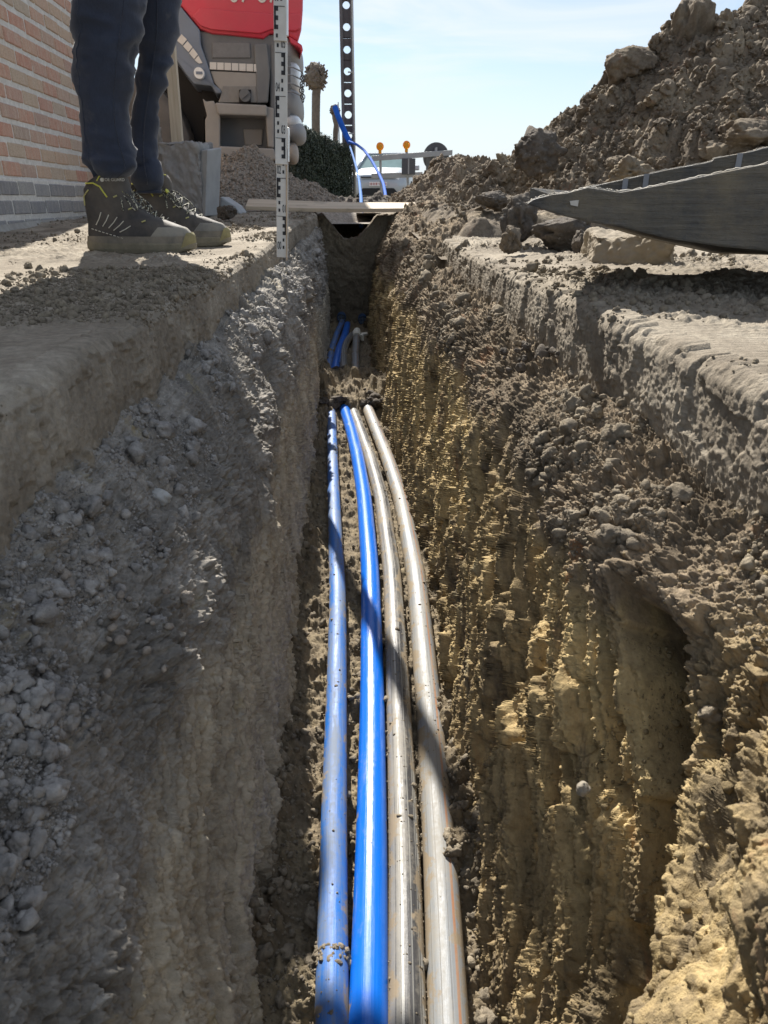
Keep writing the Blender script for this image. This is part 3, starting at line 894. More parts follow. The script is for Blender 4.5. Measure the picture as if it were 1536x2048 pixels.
# ------------------------------------------------------------------ heaps of spoil and gravel
def heap_mesh(name, xr, yr, nx, ny, hfun, mat, seed, lump=0.08, logy=False):
    xs = np.linspace(*xr, nx)
    ys = np.linspace(*yr, ny) if not logy else logspace_y(yr[0], yr[1], ny)
    X, Y = np.meshgrid(xs, ys)
    H0 = hfun(X, Y)
    e = sstep(-0.02, 0.10, H0)
    wx = X + 0.03*fbm(X/0.1, Y/0.1, X*0, 2, seed + 30); wy = Y + 0.03*fbm(X/0.1, Y/0.1, X*0 + 4, 2, seed + 31)
    H = H0 + e*(0.10*fbm(X/0.45, Y/0.45, X*0, 4, seed)
                + lump*1.25*crumbs(wx, wy, lump*1.6, seed + 1, keep=0.45) + lump*0.62*crumbs(wx, wy, lump*0.7, seed + 2, keep=0.75)
                + lump*0.32*crumbs(wx, wy, lump*0.33, seed + 3, keep=0.85)
                + 0.022*fbm(X/0.05, Y/0.05, X*0, 4, seed + 4))
    G = np.stack([X, Y, ground_top(Y) + H], -1)
    o = np_mesh(name, G.reshape(-1, 3), grid_faces(ny, nx)[:, ::-1], mat, None)
    return o, G

def spoil_heap():
    # ridge heights (x, height above pavement) at about 4 m
    rx = [0.25, 0.55, 0.72, 0.87, 1.19, 1.45, 1.67, 1.85, 2.2, 3.0, 4.2, 5.0]
    rh = [-0.05, 0.12, 0.23, 0.33, 0.58, 0.78, 0.90, 0.93, 1.02, 1.2, 1.0, -0.05]
    def hf(X, Y):
        ridge = np.interp(X, rx, rh)
        yc = 4.15 + 0.12*np.sin(X*2.1)
        wv = 0.25 + 1.18*np.clip(ridge, 0.02, 2)
        t = np.abs(Y - yc)/np.where(Y < yc, wv*1.12, wv)
        return np.maximum(ridge*np.clip(1 - t**1.15, -0.2, 1) - 0.06, -0.05 + 0.085*sstep(2.46, 2.66, Y)*sstep(0.33, 0.46, X - 0.03*np.sin(Y*9)))
    o, G = heap_mesh('spoil_heap', (0.30, 5.0), (2.45, 6.2), 760, 760, hf, M['soil_heap'], 400, 0.085)
    tag(o, 'tall heap of lumpy brown soil rising behind the dark digger bucket', 'soil heap')
    g = np.random.default_rng(9)
    c = (G[..., 2] > 0.10)*(G[..., 1] < 5.0)
    P = pick(G, c, 7000, g, 1.5)
    r = radii(len(P), g, 0.010, 0.055, 2.4); P[:, 2] += r*0.15
    s = scatter('clods', P, r, M['soil_heap'], CV3 + CV3[:1], None, 21, parent=o)
    P = pick(G, c, 26000, g, 1.5)
    r = radii(len(P), g, 0.004, 0.016, 2.2); P[:, 2] += r*0.2
    scatter('crumbs', P, r, M['soil_heap'], CV1, None, 22, parent=o)
    # big clods one can point at: (px, py, Y, radius px, label, material)
    big = [(1375, 92, 4.05, 66, 'largest pointed brown clod on the crest of the spoil heap', 'soil_heap', (0.75, 0.9, 1.25), 1),
           (1262, 128, 4.05, 46, 'rounded brown clod on the heap crest, left of the pointed clod', 'soil_heap', (1.15, 0.9, 0.8), 2),
           (1318, 98, 4.15, 26, 'small brown clod wedged between two larger ones on the heap crest', 'soil_heap', (1, 1, 1), 3),
           (1520, 60, 4.15, 62, 'big pale clod on the heap crest cut off by the right edge of the picture', 'soil_heap', (1, 1, 1), 4),
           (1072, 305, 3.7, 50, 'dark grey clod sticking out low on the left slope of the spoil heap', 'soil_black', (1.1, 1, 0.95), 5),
           (1415, 165, 3.75, 40, 'reddish brown clod lodged midway up the spoil heap slope', 'soil_heap', (1.2, 1, 0.8), 6),
           (1500, 275, 3.2, 60, 'broad reddish clod just above the upper edge of the digger bucket', 'soil_heap', (1.3, 1, 0.7), 7),
           (1260, 345, 3.1, 36, 'squat brown clod behind the left part of the digger bucket', 'soil_heap', (1.2, 1, 0.9), 8),
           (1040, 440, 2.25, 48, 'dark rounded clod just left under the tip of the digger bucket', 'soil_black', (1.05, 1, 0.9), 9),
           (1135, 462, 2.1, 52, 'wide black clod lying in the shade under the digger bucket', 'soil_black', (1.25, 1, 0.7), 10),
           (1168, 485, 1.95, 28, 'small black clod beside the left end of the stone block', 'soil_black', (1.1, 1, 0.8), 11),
           (1024, 480, 1.98, 25, 'small sunlit clod on the right pavement in front of the dark clods', 'soil_heap', (0.85, 0.9, 1.05), 12),
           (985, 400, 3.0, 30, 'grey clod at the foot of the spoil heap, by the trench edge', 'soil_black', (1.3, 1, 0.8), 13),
           (455, 425, 3.6, 20, 'dark clod lying beside the foot of the bluestone block', 'soil_black', (1.25, 1, 0.75), 14)]
    for px, py, Y, rp, lab, mt, sc, k in big:
        V, Fc = clod_variant(5, 800 + k*13, 0.42, 0.8)
        c = at_y(px, py, Y)
        rad = rp*np.dot(c - np.array([0, 0, CAMZ]), FW)/FPX*0.98
        ob = np_mesh('soil_clod', V*np.array(sc)*rad, Fc, M[mt], None, True)
        ob.location = c
        ob.rotation_euler = (0, 0, k*1.3)
        tag(ob, lab, 'clod')
spoil_heap()

def far_heap():
    c = at_y(893, 400, 6.2)
    def hf(X, Y):
        dx = X - c[0]; dy = Y - 6.25
        prof = np.interp(dx, [-0.60, -0.42, -0.2, 0.0, 0.10, 0.22, 0.42, 0.7, 1.0], [-0.05, 0.10, 0.25, 0.40, 0.42, 0.36, 0.30, 0.15, -0.05])
        return prof*np.clip(1.15 - np.abs(dy/0.75)**1.6, -0.2, 1) - 0.02
    o, G = heap_mesh('spoil_heap', (c[0] - 0.75, c[0] + 1.3), (5.3, 7.2), 420, 320, hf, M['soil_heap'], 450, 0.05)
    tag(o, 'smaller soil heap in front of the road barrier, beyond the tall heap', 'soil heap')
    g = np.random.default_rng(19)
    P = pick(G, (G[..., 2] > 0.14)*1.0, 900, g, 1); r = radii(len(P), g, 0.008, 0.04, 2.3)
    scatter('clods', P, r, M['soil_heap'], CV2, None, 23, parent=o)
far_heap()

def gravel_heap():
    c = at_y(505, 412, 5.6)
    def hf(X, Y):
        rr = np.sqrt(((X - c[0])/1.0)**2 + ((Y - 5.75)/0.75)**2)
        return 0.40*np.clip(1 - rr**1.15/0.78, -0.15, 1) - 0.01
    o, G = heap_mesh('gravel_heap', (c[0] - 1.1, c[0] + 0.95), (4.95, 6.6), 330, 260, hf, M['gravel'], 470, 0.018)
    tag(o, 'heap of small brown gravel lying in front of the truck', 'gravel heap')
    g = np.random.default_rng(29)
    P = pick(G, (G[..., 2] > 0.08)*1.0, 9000, g, 1); r = radii(len(P), g, 0.006, 0.015, 3); P[:, 2] += r*0.3
    scatter('pebbles', P, r, M['gravel'], CV1, None, 24, parent=o)
gravel_heap()

def far_bank():
    # low dark ridge of dug soil that runs across beyond the plank, under the hedge
    def hf(X, Y):
        return 0.12*np.exp(-((Y - 8.6)/0.45)**2)*sstep(-2.6, -2.0, X)*sstep(0.9, 0.3, X) + 0.01 - 0.05
    o, G = heap_mesh('spoil_ridge', (-2.8, 1.2), (7.6, 9.8), 320, 160, hf, M['soil_black'], 480, 0.05)
    tag(o, 'low dark ridge of dug soil at the foot of the hedge', 'soil heap')
far_bank()

# ------------------------------------------------------------------ pipes
def pipe_mat(name, base, stripes=(), dust=(0.40, 0.37, 0.31), dlo=0.45, dhi=0.7, damt=0.85, rough=0.40, cake=0.655):
    m, nt, b = new_mat(name)
    uvn = N(nt, 'ShaderNodeUVMap')
    sep = N(nt, 'ShaderNodeSeparateXYZ')
    nt.links.new(uvn.outputs['UV'], sep.inputs['Vector'])
    c = None
    col = (*base, 1)
    # stripes along the pipe: (centre angle 0..1, half width, colour)
    cur = base
    for a, wd, sc in stripes:
        ms = N(nt, 'ShaderNodeMath'); ms.operation = 'SUBTRACT'; ms.inputs[1].default_value = a
        nt.links.new(sep.outputs['X'], ms.inputs[0])
        ab = N(nt, 'ShaderNodeMath'); ab.operation = 'ABSOLUTE'; nt.links.new(ms.outputs[0], ab.inputs[0])
        lt = N(nt, 'ShaderNodeMath'); lt.operation = 'LESS_THAN'; lt.inputs[1].default_value = wd
        nt.links.new(ab.outputs[0], lt.inputs[0])
        cur = mix(nt, lt.outputs[0], cur, sc)
    mpg = N(nt, 'ShaderNodeMapping'); mpg.inputs['Scale'].default_value = (4.0, 5.0, 1)
    nt.links.new(uvn.outputs['UV'], mpg.inputs['Vector'])
    n1 = noise(nt, mpg.outputs['Vector'], 1.3, 7, 0.68, 0.5)
    v = pos(nt)
    n2 = noise(nt, v, 160, 5, 0.7)
    mm = N(nt, 'ShaderNodeMath'); mm.operation = 'MULTIPLY_ADD'; mm.inputs[1].default_value = 0.35
    nt.links.new(n2, mm.inputs[0]); nt.links.new(n1, mm.inputs[2])
    f = ramp(nt, mm.outputs[0], [(dlo + 0.17, (0, 0, 0)), (dhi + 0.17, (damt,)*3)]).outputs['Color']
    if not hasattr(cur, 'is_output'):
        cur = mix(nt, 0.0, cur, cur)
    c = mix(nt, f, cur, dust)
    # mud caked along the flanks
    ab2 = N(nt, 'ShaderNodeMath'); ab2.operation = 'SUBTRACT'; ab2.inputs[1].default_value = 0.25
    nt.links.new(sep.outputs['X'], ab2.inputs[0])
    ab3 = N(nt, 'ShaderNodeMath'); ab3.operation = 'ABSOLUTE'; nt.links.new(ab2.outputs[0], ab3.inputs[0])
    fm = N(nt, 'ShaderNodeMath'); fm.operation = 'MULTIPLY_ADD'; fm.inputs[1].default_value = 1.3
    nt.links.new(ab3.outputs[0], fm.inputs[0])
    nt.links.new(noise(nt, v, 26, 7, 0.7, 0.4), fm.inputs[2])
    mud = ramp(nt, fm.outputs[0], [(cake, (0, 0, 0)), (cake + 0.07, (0.92,)*3)]).outputs['Color']
    c = mix(nt, mud, c, (0.235, 0.185, 0.12))
    f = mix(nt, mud, f, (1, 1, 1))
    # scuffs along the length
    mps = N(nt, 'ShaderNodeMapping'); mps.inputs['Scale'].default_value = (60, 6, 1)
    nt.links.new(uvn.outputs['UV'], mps.inputs['Vector'])
    n3 = noise(nt, mps.outputs['Vector'], 1.0, 4, 0.6)
    c = mix(nt, ramp(nt, n3, [(0.62, (0,)*3), (0.75, (0.18,)*3)]).outputs['Color'], c, (0.45, 0.45, 0.43))
    nt.links.new(c, b.inputs['Base Color'])
    rr = mix(nt, f, (rough,)*3, (0.8,)*3)
    nt.links.new(rr, b.inputs['Roughness'])
    b.inputs['Specular IOR Level'].default_value = 0.5
    bump(nt, b, mix(nt, 0.5, mm.outputs[0], n3), 0.4, 0.002)
    return m
M['pipe_blue_dusty'] = pipe_mat('pipe_blue_dusty', (0.012, 0.13, 0.46), (), (0.15, 0.165, 0.165), 0.36, 0.62, 0.8, 0.42, 0.74)
M['pipe_blue'] = pipe_mat('pipe_blue', (0.003, 0.13, 0.60), (), (0.30, 0.31, 0.30), 0.56, 0.82, 0.6, 0.3, 0.84)
M['pipe_grey_black'] = pipe_mat('pipe_grey_black', (0.05, 0.05, 0.053), ((0.385, 0.085, (0.20, 0.195, 0.18)), (0.43, 0.006, (0.07, 0.07, 0.07)), (0.35, 0.005, (0.08, 0.08, 0.08)), (0.20, 0.006, (0.20, 0.20, 0.19)), (0.13, 0.005, (0.22, 0.22, 0.21)), (0.285, 0.012, (0.36, 0.36, 0.34)), (0.08, 0.03, (0.30, 0.30, 0.28))), (0.25, 0.232, 0.195), 0.44, 0.70, 0.85, 0.38)
M['pipe_grey'] = pipe_mat('pipe_grey', (0.21, 0.225, 0.24), ((0.30, 0.005, (0.12, 0.125, 0.13)), (0.38, 0.005, (0.13, 0.135, 0.14)), (0.22, 0.005, (0.14, 0.145, 0.15)), (0.165, 0.013, (0.33, 0.17, 0.10))), (0.25, 0.23, 0.19), 0.40, 0.66, 0.85, 0.42)

PIPE_Z = -0.578
def smooth_path(pts, n):
    P = np.array(pts, float)
    d = np.concatenate([[0], np.cumsum(np.linalg.norm(np.diff(P, axis=0), axis=1))])
    t = np.linspace(0, d[-1], n)
    Q = np.stack([np.interp(t, d, P[:, i]) for i in range(3)], -1)
    k = max(3, n//22) | 1
    ker = np.hanning(k + 2)[1:-1]; ker /= ker.sum()
    for _ in range(2):
        pad = np.concatenate([2*Q[:1] - Q[k//2:0:-1], Q, 2*Q[-1:] - Q[-2:-k//2 - 1:-1]], 0)
        Q = np.stack([np.convolve(pad[:, i], ker, 'valid') for i in range(3)], -1)
    return Q
def uv_tube(name, path, r, mat, n=40, parent=None, cap=False):
    P = np.asarray(path)
    T = np.gradient(P, axis=0); T /= np.linalg.norm(T, axis=1, keepdims=True)
    up = np.array([0, 0, 1.0])
    S = np.cross(T, up); S /= np.linalg.norm(S, axis=1, keepdims=True)
    U = np.cross(S, T)
    a = np.linspace(0, 2*math.pi, n + 1)
    # angle 0 = right side, 0.25 = top, 0.5 = left
    rr = np.broadcast_to(np.asarray(r), (len(P),))
    V = P[:, None] + rr[:, None, None]*(S[:, None]*np.cos(a)[None, :, None] + U[:, None]*np.sin(a)[None, :, None])
    d = np.concatenate([[0], np.cumsum(np.linalg.norm(np.diff(P, axis=0), axis=1))])
    uv = np.stack(np.broadcast_arrays(a[None]/(2*math.pi), d[:, None]), -1)
    Fq = grid_faces(len(P), n + 1)[:, ::-1]
    return np_mesh(name, V.reshape(-1, 3), Fq, mat, parent, True, uv.reshape(-1, 2)), V
PIPES = [
    ('blue water pipe dulled by dust, nearest the left trench wall', 'pipe_blue_dusty', 0.0165,
     [(655, 2500), (664, 2048), (667, 1700), (673, 1400), (676, 1200), (670, 1060), (666, 950), (663, 830), (655, 742), (663, 700), (677, 660), (684, 643)]),
    ('clean bright blue water pipe, second from the left trench wall', 'pipe_blue', 0.0194,
     [(728, 2500), (737, 2048), (743, 1700), (745, 1400), (741, 1150), (729, 1000), (716, 920), (702, 860), (691, 825), (669, 742), (678, 700), (690, 668), (695, 648)]),
    ('muddy grey duct with a dark streak, between the blue pipe and the rightmost duct', 'pipe_grey_black', 0.0188,
     [(818, 2500), (815, 2048), (809, 1700), (797, 1400), (785, 1150), (764, 1000), (742, 920), (721, 860), (707, 822), (688, 745), (687, 705), (692, 686), (704, 670)]),
    ('light grey duct with an orange line, nearest the right trench wall', 'pipe_grey', 0.0202,
     [(915, 2500), (898, 2048), (880, 1700), (857, 1400), (833, 1150), (803, 1000), (776, 920), (752, 860), (735, 818), (711, 745), (711, 700), (713, 676)])]
def pipes():
    g = np.random.default_rng(31)
    for i, (lab, mt, r, px) in enumerate(PIPES):
        pts = [at_z(x, y, PIPE_Z + (0.012 if y < 700 else 0)) for x, y in px]
        Q = smooth_path(pts, 420)
        Q[:, 2] += 0.004*vnoise(Q[:, 1]/0.5, Q[:, 1]*0 + i, Q[:, 1]*0, 33)
        o, V = uv_tube('pipe', Q, r, M[mt])
        tag(o, lab, 'pipe', 'pipes laid along the trench floor')
        # mud sticking to it
        n = [2200, 600, 3600, 3600][i]
        ii = g.integers(0, len(Q), n)
        cl = fbm(Q[ii, 1]/0.12, Q[ii, 1]*0 + i*3.3, Q[ii, 1]*0, 2, 35)
        keep = g.random(n) < np.clip(0.5 + cl*1.6, 0.06, 1)
        ii = ii[keep]
        aj = (g.normal([9, 8, 7, 4][i], 5, len(ii)).astype(int)) % 41
        if i in (2, 3):
            side = g.random(len(ii)) < 0.6
            aj = np.where(side, g.choice([1, 2, 3, 17, 18, 19, 20], len(ii)), aj)
        P = V[ii, aj].copy()
        rr = radii(len(ii), g, 0.0006, 0.0060, 2.3)
        scatter('mud', P, rr, M['soil_crumb'], CV1, None, 40 + i, parent=o, flat=0.8)
    # a thick collar of mud across the dusty blue pipe near the camera
    c = at_z(664, 1925, PIPE_Z)
    ang = g.uniform(0.15, 2.9, 130)
    P = np.stack([c[0] + 0.0172*np.cos(ang), c[1] + g.normal(0, 0.006, 130), c[2] + 0.0172*np.sin(ang)], -1)
    scatter('mud_collar', P, radii(130, g, 0.002, 0.006, 2), M['soil_crumb'], CV1, 'ring of dried mud across the dusty blue pipe near the camera', 51, 'mud')
    # torn white end piece on the rightmost duct
    c = at_z(713, 670, PIPE_Z + 0.012)
    mb = MB()
    mb.tube([c + np.array([0, -0.06, 0.0]), c + np.array([0, 0.0, 0.006]), c + np.array([0.004, 0.08, 0.01])], [0.024, 0.027, 0.020], 14)
    mb.box(c + np.array([0.045, 0.0, 0.006]), (0.045, 0.02, 0.008), 0.5, 0.3)
    mb.box(c + np.array([0.030, -0.05, -0.004]), (0.014, 0.05, 0.03), 0.2)
    o = mb.build('plastic_scrap', simple('white_plastic', (0.80, 0.77, 0.66), 0.5, dust=(0.4, 0.35, 0.25)), smooth='auto')
    tag(o, 'torn scrap of white plastic on the far end of the rightmost duct', 'plastic scrap')
    # dark clay clods dumped over the pipes half-way, shade painted into their tone
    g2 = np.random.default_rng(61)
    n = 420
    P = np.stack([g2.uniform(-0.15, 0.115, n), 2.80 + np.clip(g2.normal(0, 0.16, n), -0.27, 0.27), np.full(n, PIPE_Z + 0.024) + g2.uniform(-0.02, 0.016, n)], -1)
    scatter('clay_clods', P, radii(n, g2, 0.010, 0.036, 2.0), M['soil_black'], CV3, 'dark clay clods with shade put into their colour, heaped over all four pipes midway along the trench', 62, 'soil', flat=0.7)
    # open duct ends at the foot of the far wall
    bl = simple('duct_blue', (0.03, 0.07, 0.16), 0.5)
    wl = simple('duct_web', (0.22, 0.28, 0.36), 0.5)
    for px, py, lab in ((683, 636, 'open end of a blue ribbed duct above the dusty blue pipe at the far wall'),
                        (725, 640, 'open end of a blue ribbed duct at the right foot of the far wall')):
        c = at_y(px, py, 4.60)
        r = 0.028
        V, Fc = [], []
        n = 28
        for (yy, q) in ((0.11, r), (0.0, r), (0.0, r*0.86), (0.10, r*0.86), (0.10, 0.0)):
            for k in range(n):
                a = 2*math.pi*k/n
                V.append((q*math.cos(a), yy, q*math.sin(a)))
        for i in range(4):
            for k in range(n):
                k2 = (k + 1) % n
                Fc.append((i*n + k, (i+1)*n + k, (i+1)*n + k2, i*n + k2))
        o = np_mesh('duct_end', V, Fc, bl, None, False)
        o.location = c
        mb = MB()
        for q in range(-2, 3):
            h = math.sqrt(max(0.0001, (r*0.86)**2 - (q*0.009)**2))
            mb.box((0, 0.006, q*0.009), (2*h, 0.006, 0.0022))
        mb.box((0, 0.010, 0), (0.0022, 0.006, 2*r*0.85))
        mb.build('web', wl, o)
        tag(o, lab, 'duct', 'open duct ends at the far wall')
pipes()

# ------------------------------------------------------------------ things
def steel():
    m, nt, b = new_mat('steel_dark')
    v = pos(nt)
    sc = noise(nt, pos(nt, (3, 3, 55)), 3.0, 6, 0.7, 0.4)      # scratches along the plate
    c = ramp(nt, sc, [(0.3, (0.040, 0.040, 0.040)), (0.55, (0.085, 0.083, 0.078)), (0.8, (0.17, 0.16, 0.14))]).outputs['Color']
    n2 = noise(nt, v, 9, 6, 0.7)
    f = ramp(nt, n2, [(0.42, (0,)*3), (0.66, (0.8,)*3)]).outputs['Color']
    c = mix(nt, f, c, (0.20, 0.17, 0.12))
    nt.links.new(c, b.inputs['Base Color'])
    nt.links.new(mix(nt, f, (0.5,)*3, (0.95,)*3), b.inputs['Roughness'])
    b.inputs['Specular IOR Level'].default_value = 0.4
    bump(nt, b, mix(nt, 0.5, sc, noise(nt, v, 70, 5, 0.7)), 0.9, 0.008)
    return m
M['steel_dark'] = steel()
M['steel_edge'] = simple('steel_edge', (0.36, 0.34, 0.30), 0.7, 0.1, 0.3, 60, (0.35, 0.3, 0.22), 0.6)
M['staff_white'] = simple('staff_white', (0.62, 0.62, 0.60), 0.45, 0.0, 0.06, 30, (0.42, 0.38, 0.30), 0.35)
M['staff_wood'] = simple('staff_wood', (0.48, 0.38, 0.28), 0.6, 0.0, 0.15, 40)
M['black_paint'] = simple('black_paint', (0.02, 0.02, 0.024), 0.5)
M['clip_metal'] = simple('clip_metal', (0.7, 0.7, 0.7), 0.3, 0.6)

def brick_house():
    # facade parallel to the trench, brick by brick, with a darker plinth
    x_of = lambda y: -1.425 - 0.035*(y - 3.0)
    y0, y1 = 0.6, 5.0
    house = empty('brick_house', (x_of(5.0) - 0.2, 5.0, 0.0))
    tag(house, 'red brick house wall with grey brick plinth standing behind the person', 'house')
    off = Vector(house.location)
    pitch, bw, bh = 0.0745, 0.173, 0.0540
    joint = 0.0125
    zbase = -0.02
    g = np.random.default_rng(3)
    mbm, nb, db = [], 11, 0.09
    red, grey = MB(), MB()
    row_z0 = zbase + 0.03
    for r in range(0, 60):
        z = row_z0 + r*pitch
        mbk = grey if r < 3 else red
        proud = 0.012 if r < 3 else 0.0
        if r >= 24 and r % 1 == 0:
            # far above the picture: courses as long strips are enough
            pass
        yy = y1 - (0.0 if r % 2 == 0 else (bw + joint)/2)
        first = True
        yb = y1
        while yb > y0:
            wdt = bw if not (first and r % 2) else (bw - joint)/2
            first = False
            ya = max(y0, yb - wdt)
            j = g.normal(0, 0.0012, 4)
            xs = x_of((ya + yb)/2) + proud + j[0]
            zc = z + bh/2 + j[1]
            mbk.box((xs - 0.045 - off.x, (ya + yb)/2 - off.y, zc - off.z), (0.09, yb - ya + j[2], bh + j[3]), 0.035 + g.normal(0, 0.003), 0, g.normal(0, 0.006))
            yb = ya - joint
            if r > 26: break_len = 1
    # materials with brick-to-brick variation (random per island)
    def brickmat(name, stops, mort):
        m, nt, b = new_mat(name)
        gm = N(nt, 'ShaderNodeNewGeometry')
        c = ramp(nt, gm.outputs['Random Per Island'], stops).outputs['Color']
        v = pos(nt)
        n1 = noise(nt, pos(nt, (1, 1, 0.35)), 45, 6, 0.7)
        c = mix(nt, ramp(nt, n1, [(0.42, (0,)*3), (0.75, (0.8,)*3)]).outputs['Color'], c, mort)
        n2 = noise(nt, v, 160, 4, 0.7)
        c = mix(nt, 0.6, c, ramp(nt, n2, [(0.3, (0.6,)*3), (0.7, (1.25,)*3)]).outputs['Color'], 'MULTIPLY')
        nt.links.new(c, b.inputs['Base Color'])
        b.inputs['Roughness'].default_value = 0.9
        b.inputs['Specular IOR Level'].default_value = 0.2
        bump(nt, b, n2, 0.5, 0.003)
        return m
    bm_ = brickmat('brick', [(0.0, (0.52, 0.27, 0.20)), (0.3, (0.55, 0.34, 0.25)), (0.5, (0.54, 0.40, 0.29)), (0.7, (0.48, 0.40, 0.31)), (0.85, (0.53, 0.30, 0.23)), (1.0, (0.42, 0.33, 0.27))], (0.58, 0.49, 0.39))
    gm_ = brickmat('brick_grey', [(0.0, (0.24, 0.24, 0.25)), (0.5, (0.29, 0.29, 0.30)), (1.0, (0.34, 0.335, 0.325))], (0.42, 0.41, 0.37))
    red.build('brickwork', bm_, house, bevel=0.004, seg=1)
    grey.build('plinth', gm_, house, bevel=0.004, seg=1)
    # mortar body, its face a few millimetres behind the bricks and slightly uneven
    ys = np.linspace(y0, y1 - 0.003, 260)
    zs = np.linspace(zbase - 0.12, row_z0 + 60*pitch, 900)
    Y, Z = np.meshgrid(ys, zs)
    X = x_of(Y) - 0.005 + 0.0025*fbm(Y/0.03, Z/0.03, Y*0, 3, 600) + np.where(Z < row_z0 + 3*pitch - 0.004, 0.012, 0)
    V = np.stack([X - off.x, Y - off.y, Z - off.z], -1)
    mm = simple('mortar', (0.68, 0.665, 0.62), 0.95, 0, 0.15, 60, (0.42, 0.39, 0.34), 0.4, 0.6)
    np_mesh('mortar', V.reshape(-1, 3), grid_faces(len(zs), len(ys))[:, ::-1], mm, house)
    # the rest of the house behind the facade: gable return, back and roof
    mb = MB()
    H = row_z0 + 60*pitch
    a, b_ = x_of(y0) - 0.02, x_of(y1) - 0.02
    mb.prism([(a - off.x, y0 - off.y, zbase - 0.12), (b_ - off.x, y1 - 0.006 - off.y, zbase - 0.12), (-6 - off.x, y1 - 0.006 - off.y, zbase - 0.12), (-6 - off.x, y0 - off.y, zbase - 0.12)], (0, 0, H - zbase + 0.11))
    mb.build('walls', bm_, house)
    mb = MB()
    mb.prism([(a + 0.12 - off.x, y0 - 0.1 - off.y, H - 0.02), (-3.8 - off.x, y0 - 0.1 - off.y, H + 1.6), (-6.3 - off.x, y0 - 0.1 - off.y, H - 0.02)], (0, y1 - y0 + 0.2, 0))
    mb.build('roof', simple('roof_tile', (0.30, 0.14, 0.10), 0.8), house)
    # sloping render at the foot and a pale step at the left
    mb = MB()
    x0, x1 = x_of(y0), x_of(y1)
    mb.prism([(x0 + 0.012 - off.x, y0 - off.y, -0.03), (x0 + 0.035 - off.x, y0 - off.y, -0.03), (x0 + 0.012 - off.x, y0 - off.y, 0.012)],
             (x1 - x0, y1 - y0, 0.07))
    mb.build('base_course', simple('base_course', (0.36, 0.35, 0.32), 0.9, 0, 0.2, 30, (0.2, 0.18, 0.15), 0.6, 0.5), house, bevel=0.004)
    p = at_z(-30, 470, 0.0)
    mb = MB()
    mb.box((0, 0, 0.03), (0.16, 0.55, 0.10))
    o = mb.build('stone_step', simple('stone_step', (0.45, 0.44, 0.42), 0.85, 0, 0.15, 20, (0.3, 0.27, 0.22), 0.5, 0.4), None, bevel=0.012)
    o.location = (p[0] - 0.02, p[1] + 0.06, 0.0)
    tag(o, 'pale stone step against the brick plinth at the left picture edge', 'step')
brick_house()

# ---------------- levelling staff
def staff():
    base = at_y(565, 506, 2.19)
    root = empty('levelling_staff', base)
    tag(root, 'white levelling staff with black marks standing upright on the trench edge', 'levelling staff')
    root.rotation_euler = (0, R(3.3), R(-3))
    wS, tS = 0.0335, 0.008
    def seg(z0, z1, dx, dy, wd):
        return [(dx, dy, (z0 + z1)/2), (wd, tS, z1 - z0)]
    mb = MB()
    mb.box(*seg(-0.012, 0.245, 0, 0, wS)); mb.build('section', M['staff_white'], root, bevel=0.0012)
    mb = MB(); mb.box(*seg(0.235, 0.535, -0.0012, -0.0083, wS)); mb.build('section', M['staff_white'], root, bevel=0.0012)
    mb = MB(); mb.box(*seg(0.525, 1.30, -0.002, -0.0166, wS)); mb.build('section', M['staff_white'], root, bevel=0.0012)
    yf = lambda z: -tS/2 - 0.0006 - (0 if z < 0.24 else 0.0083 if z < 0.53 else 0.0166)
    xo = lambda z: 0 if z < 0.24 else -0.0012 if z < 0.53 else -0.002
    mk = MB()
    num = []
    def rect(x0, x1, z0, z1):
        zc = (z0 + z1)/2
        mk.box(((x0 + x1)/2 + xo(zc), yf(zc), zc), (x1 - x0, 0.0012, z1 - z0))
    for k in range(0, 12):
        z = k*0.1
        if k > 0: rect(-0.0150, 0.0125, z - 0.0006, z + 0.0006)
        left = (k % 2 == 1)                # E-block on the left in odd decimetres, on the right in even ones
        sgn = -1 if left else 1
        e0, e1 = (-0.0150, -0.0045) if left else (0.0012, 0.0117)
        sp = (e0, e0 + 0.0045) if left else (e1 - 0.0045, e1)
        rect(sp[0], sp[1], z + 0.05, z + 0.099)
        for q in (0.05, 0.07, 0.09):
            rect(e0, e1, z + q, z + q + 0.0098)
        d0 = -0.0105 if left else 0.0012
        for q in (0.010, 0.030):
            rect(d0, d0 + 0.005, z + q + 0.002, z + q + 0.0105)
        num.append((z + 0.020, 0.0065 if left else -0.0085, '%02d' % k))
    mk.build('marks', M['black_paint'], root)
    for zc, x, t in num:
        o = text_mesh('number', t, 0.024, 0.0004, M['black_paint'], root, 0.45)
        o.rotation_euler = (R(90), 0, 0)
        o.scale = (0.48, 1.25, 1)
        o.location = (x + xo(zc), yf(zc) - 0.0003, zc)
    mb = MB()
    mb.box((wS/2 - 0.0035, -0.001, 0.13), (0.004, tS + 0.006, 0.30)); mb.build('side_rail', M['staff_wood'], root, bevel=0.001)
    mb = MB(); mb.box((wS/2 + 0.002, -0.005, 0.285), (0.0045, 0.012, 0.085)); mb.build('clip', M['clip_metal'], root, bevel=0.001)
    mb = MB(); mb.box((wS/2 - 0.002, -0.013, 0.578), (0.007, 0.012, 0.080)); mb.build('clip', M['clip_metal'], root, bevel=0.001)
staff()

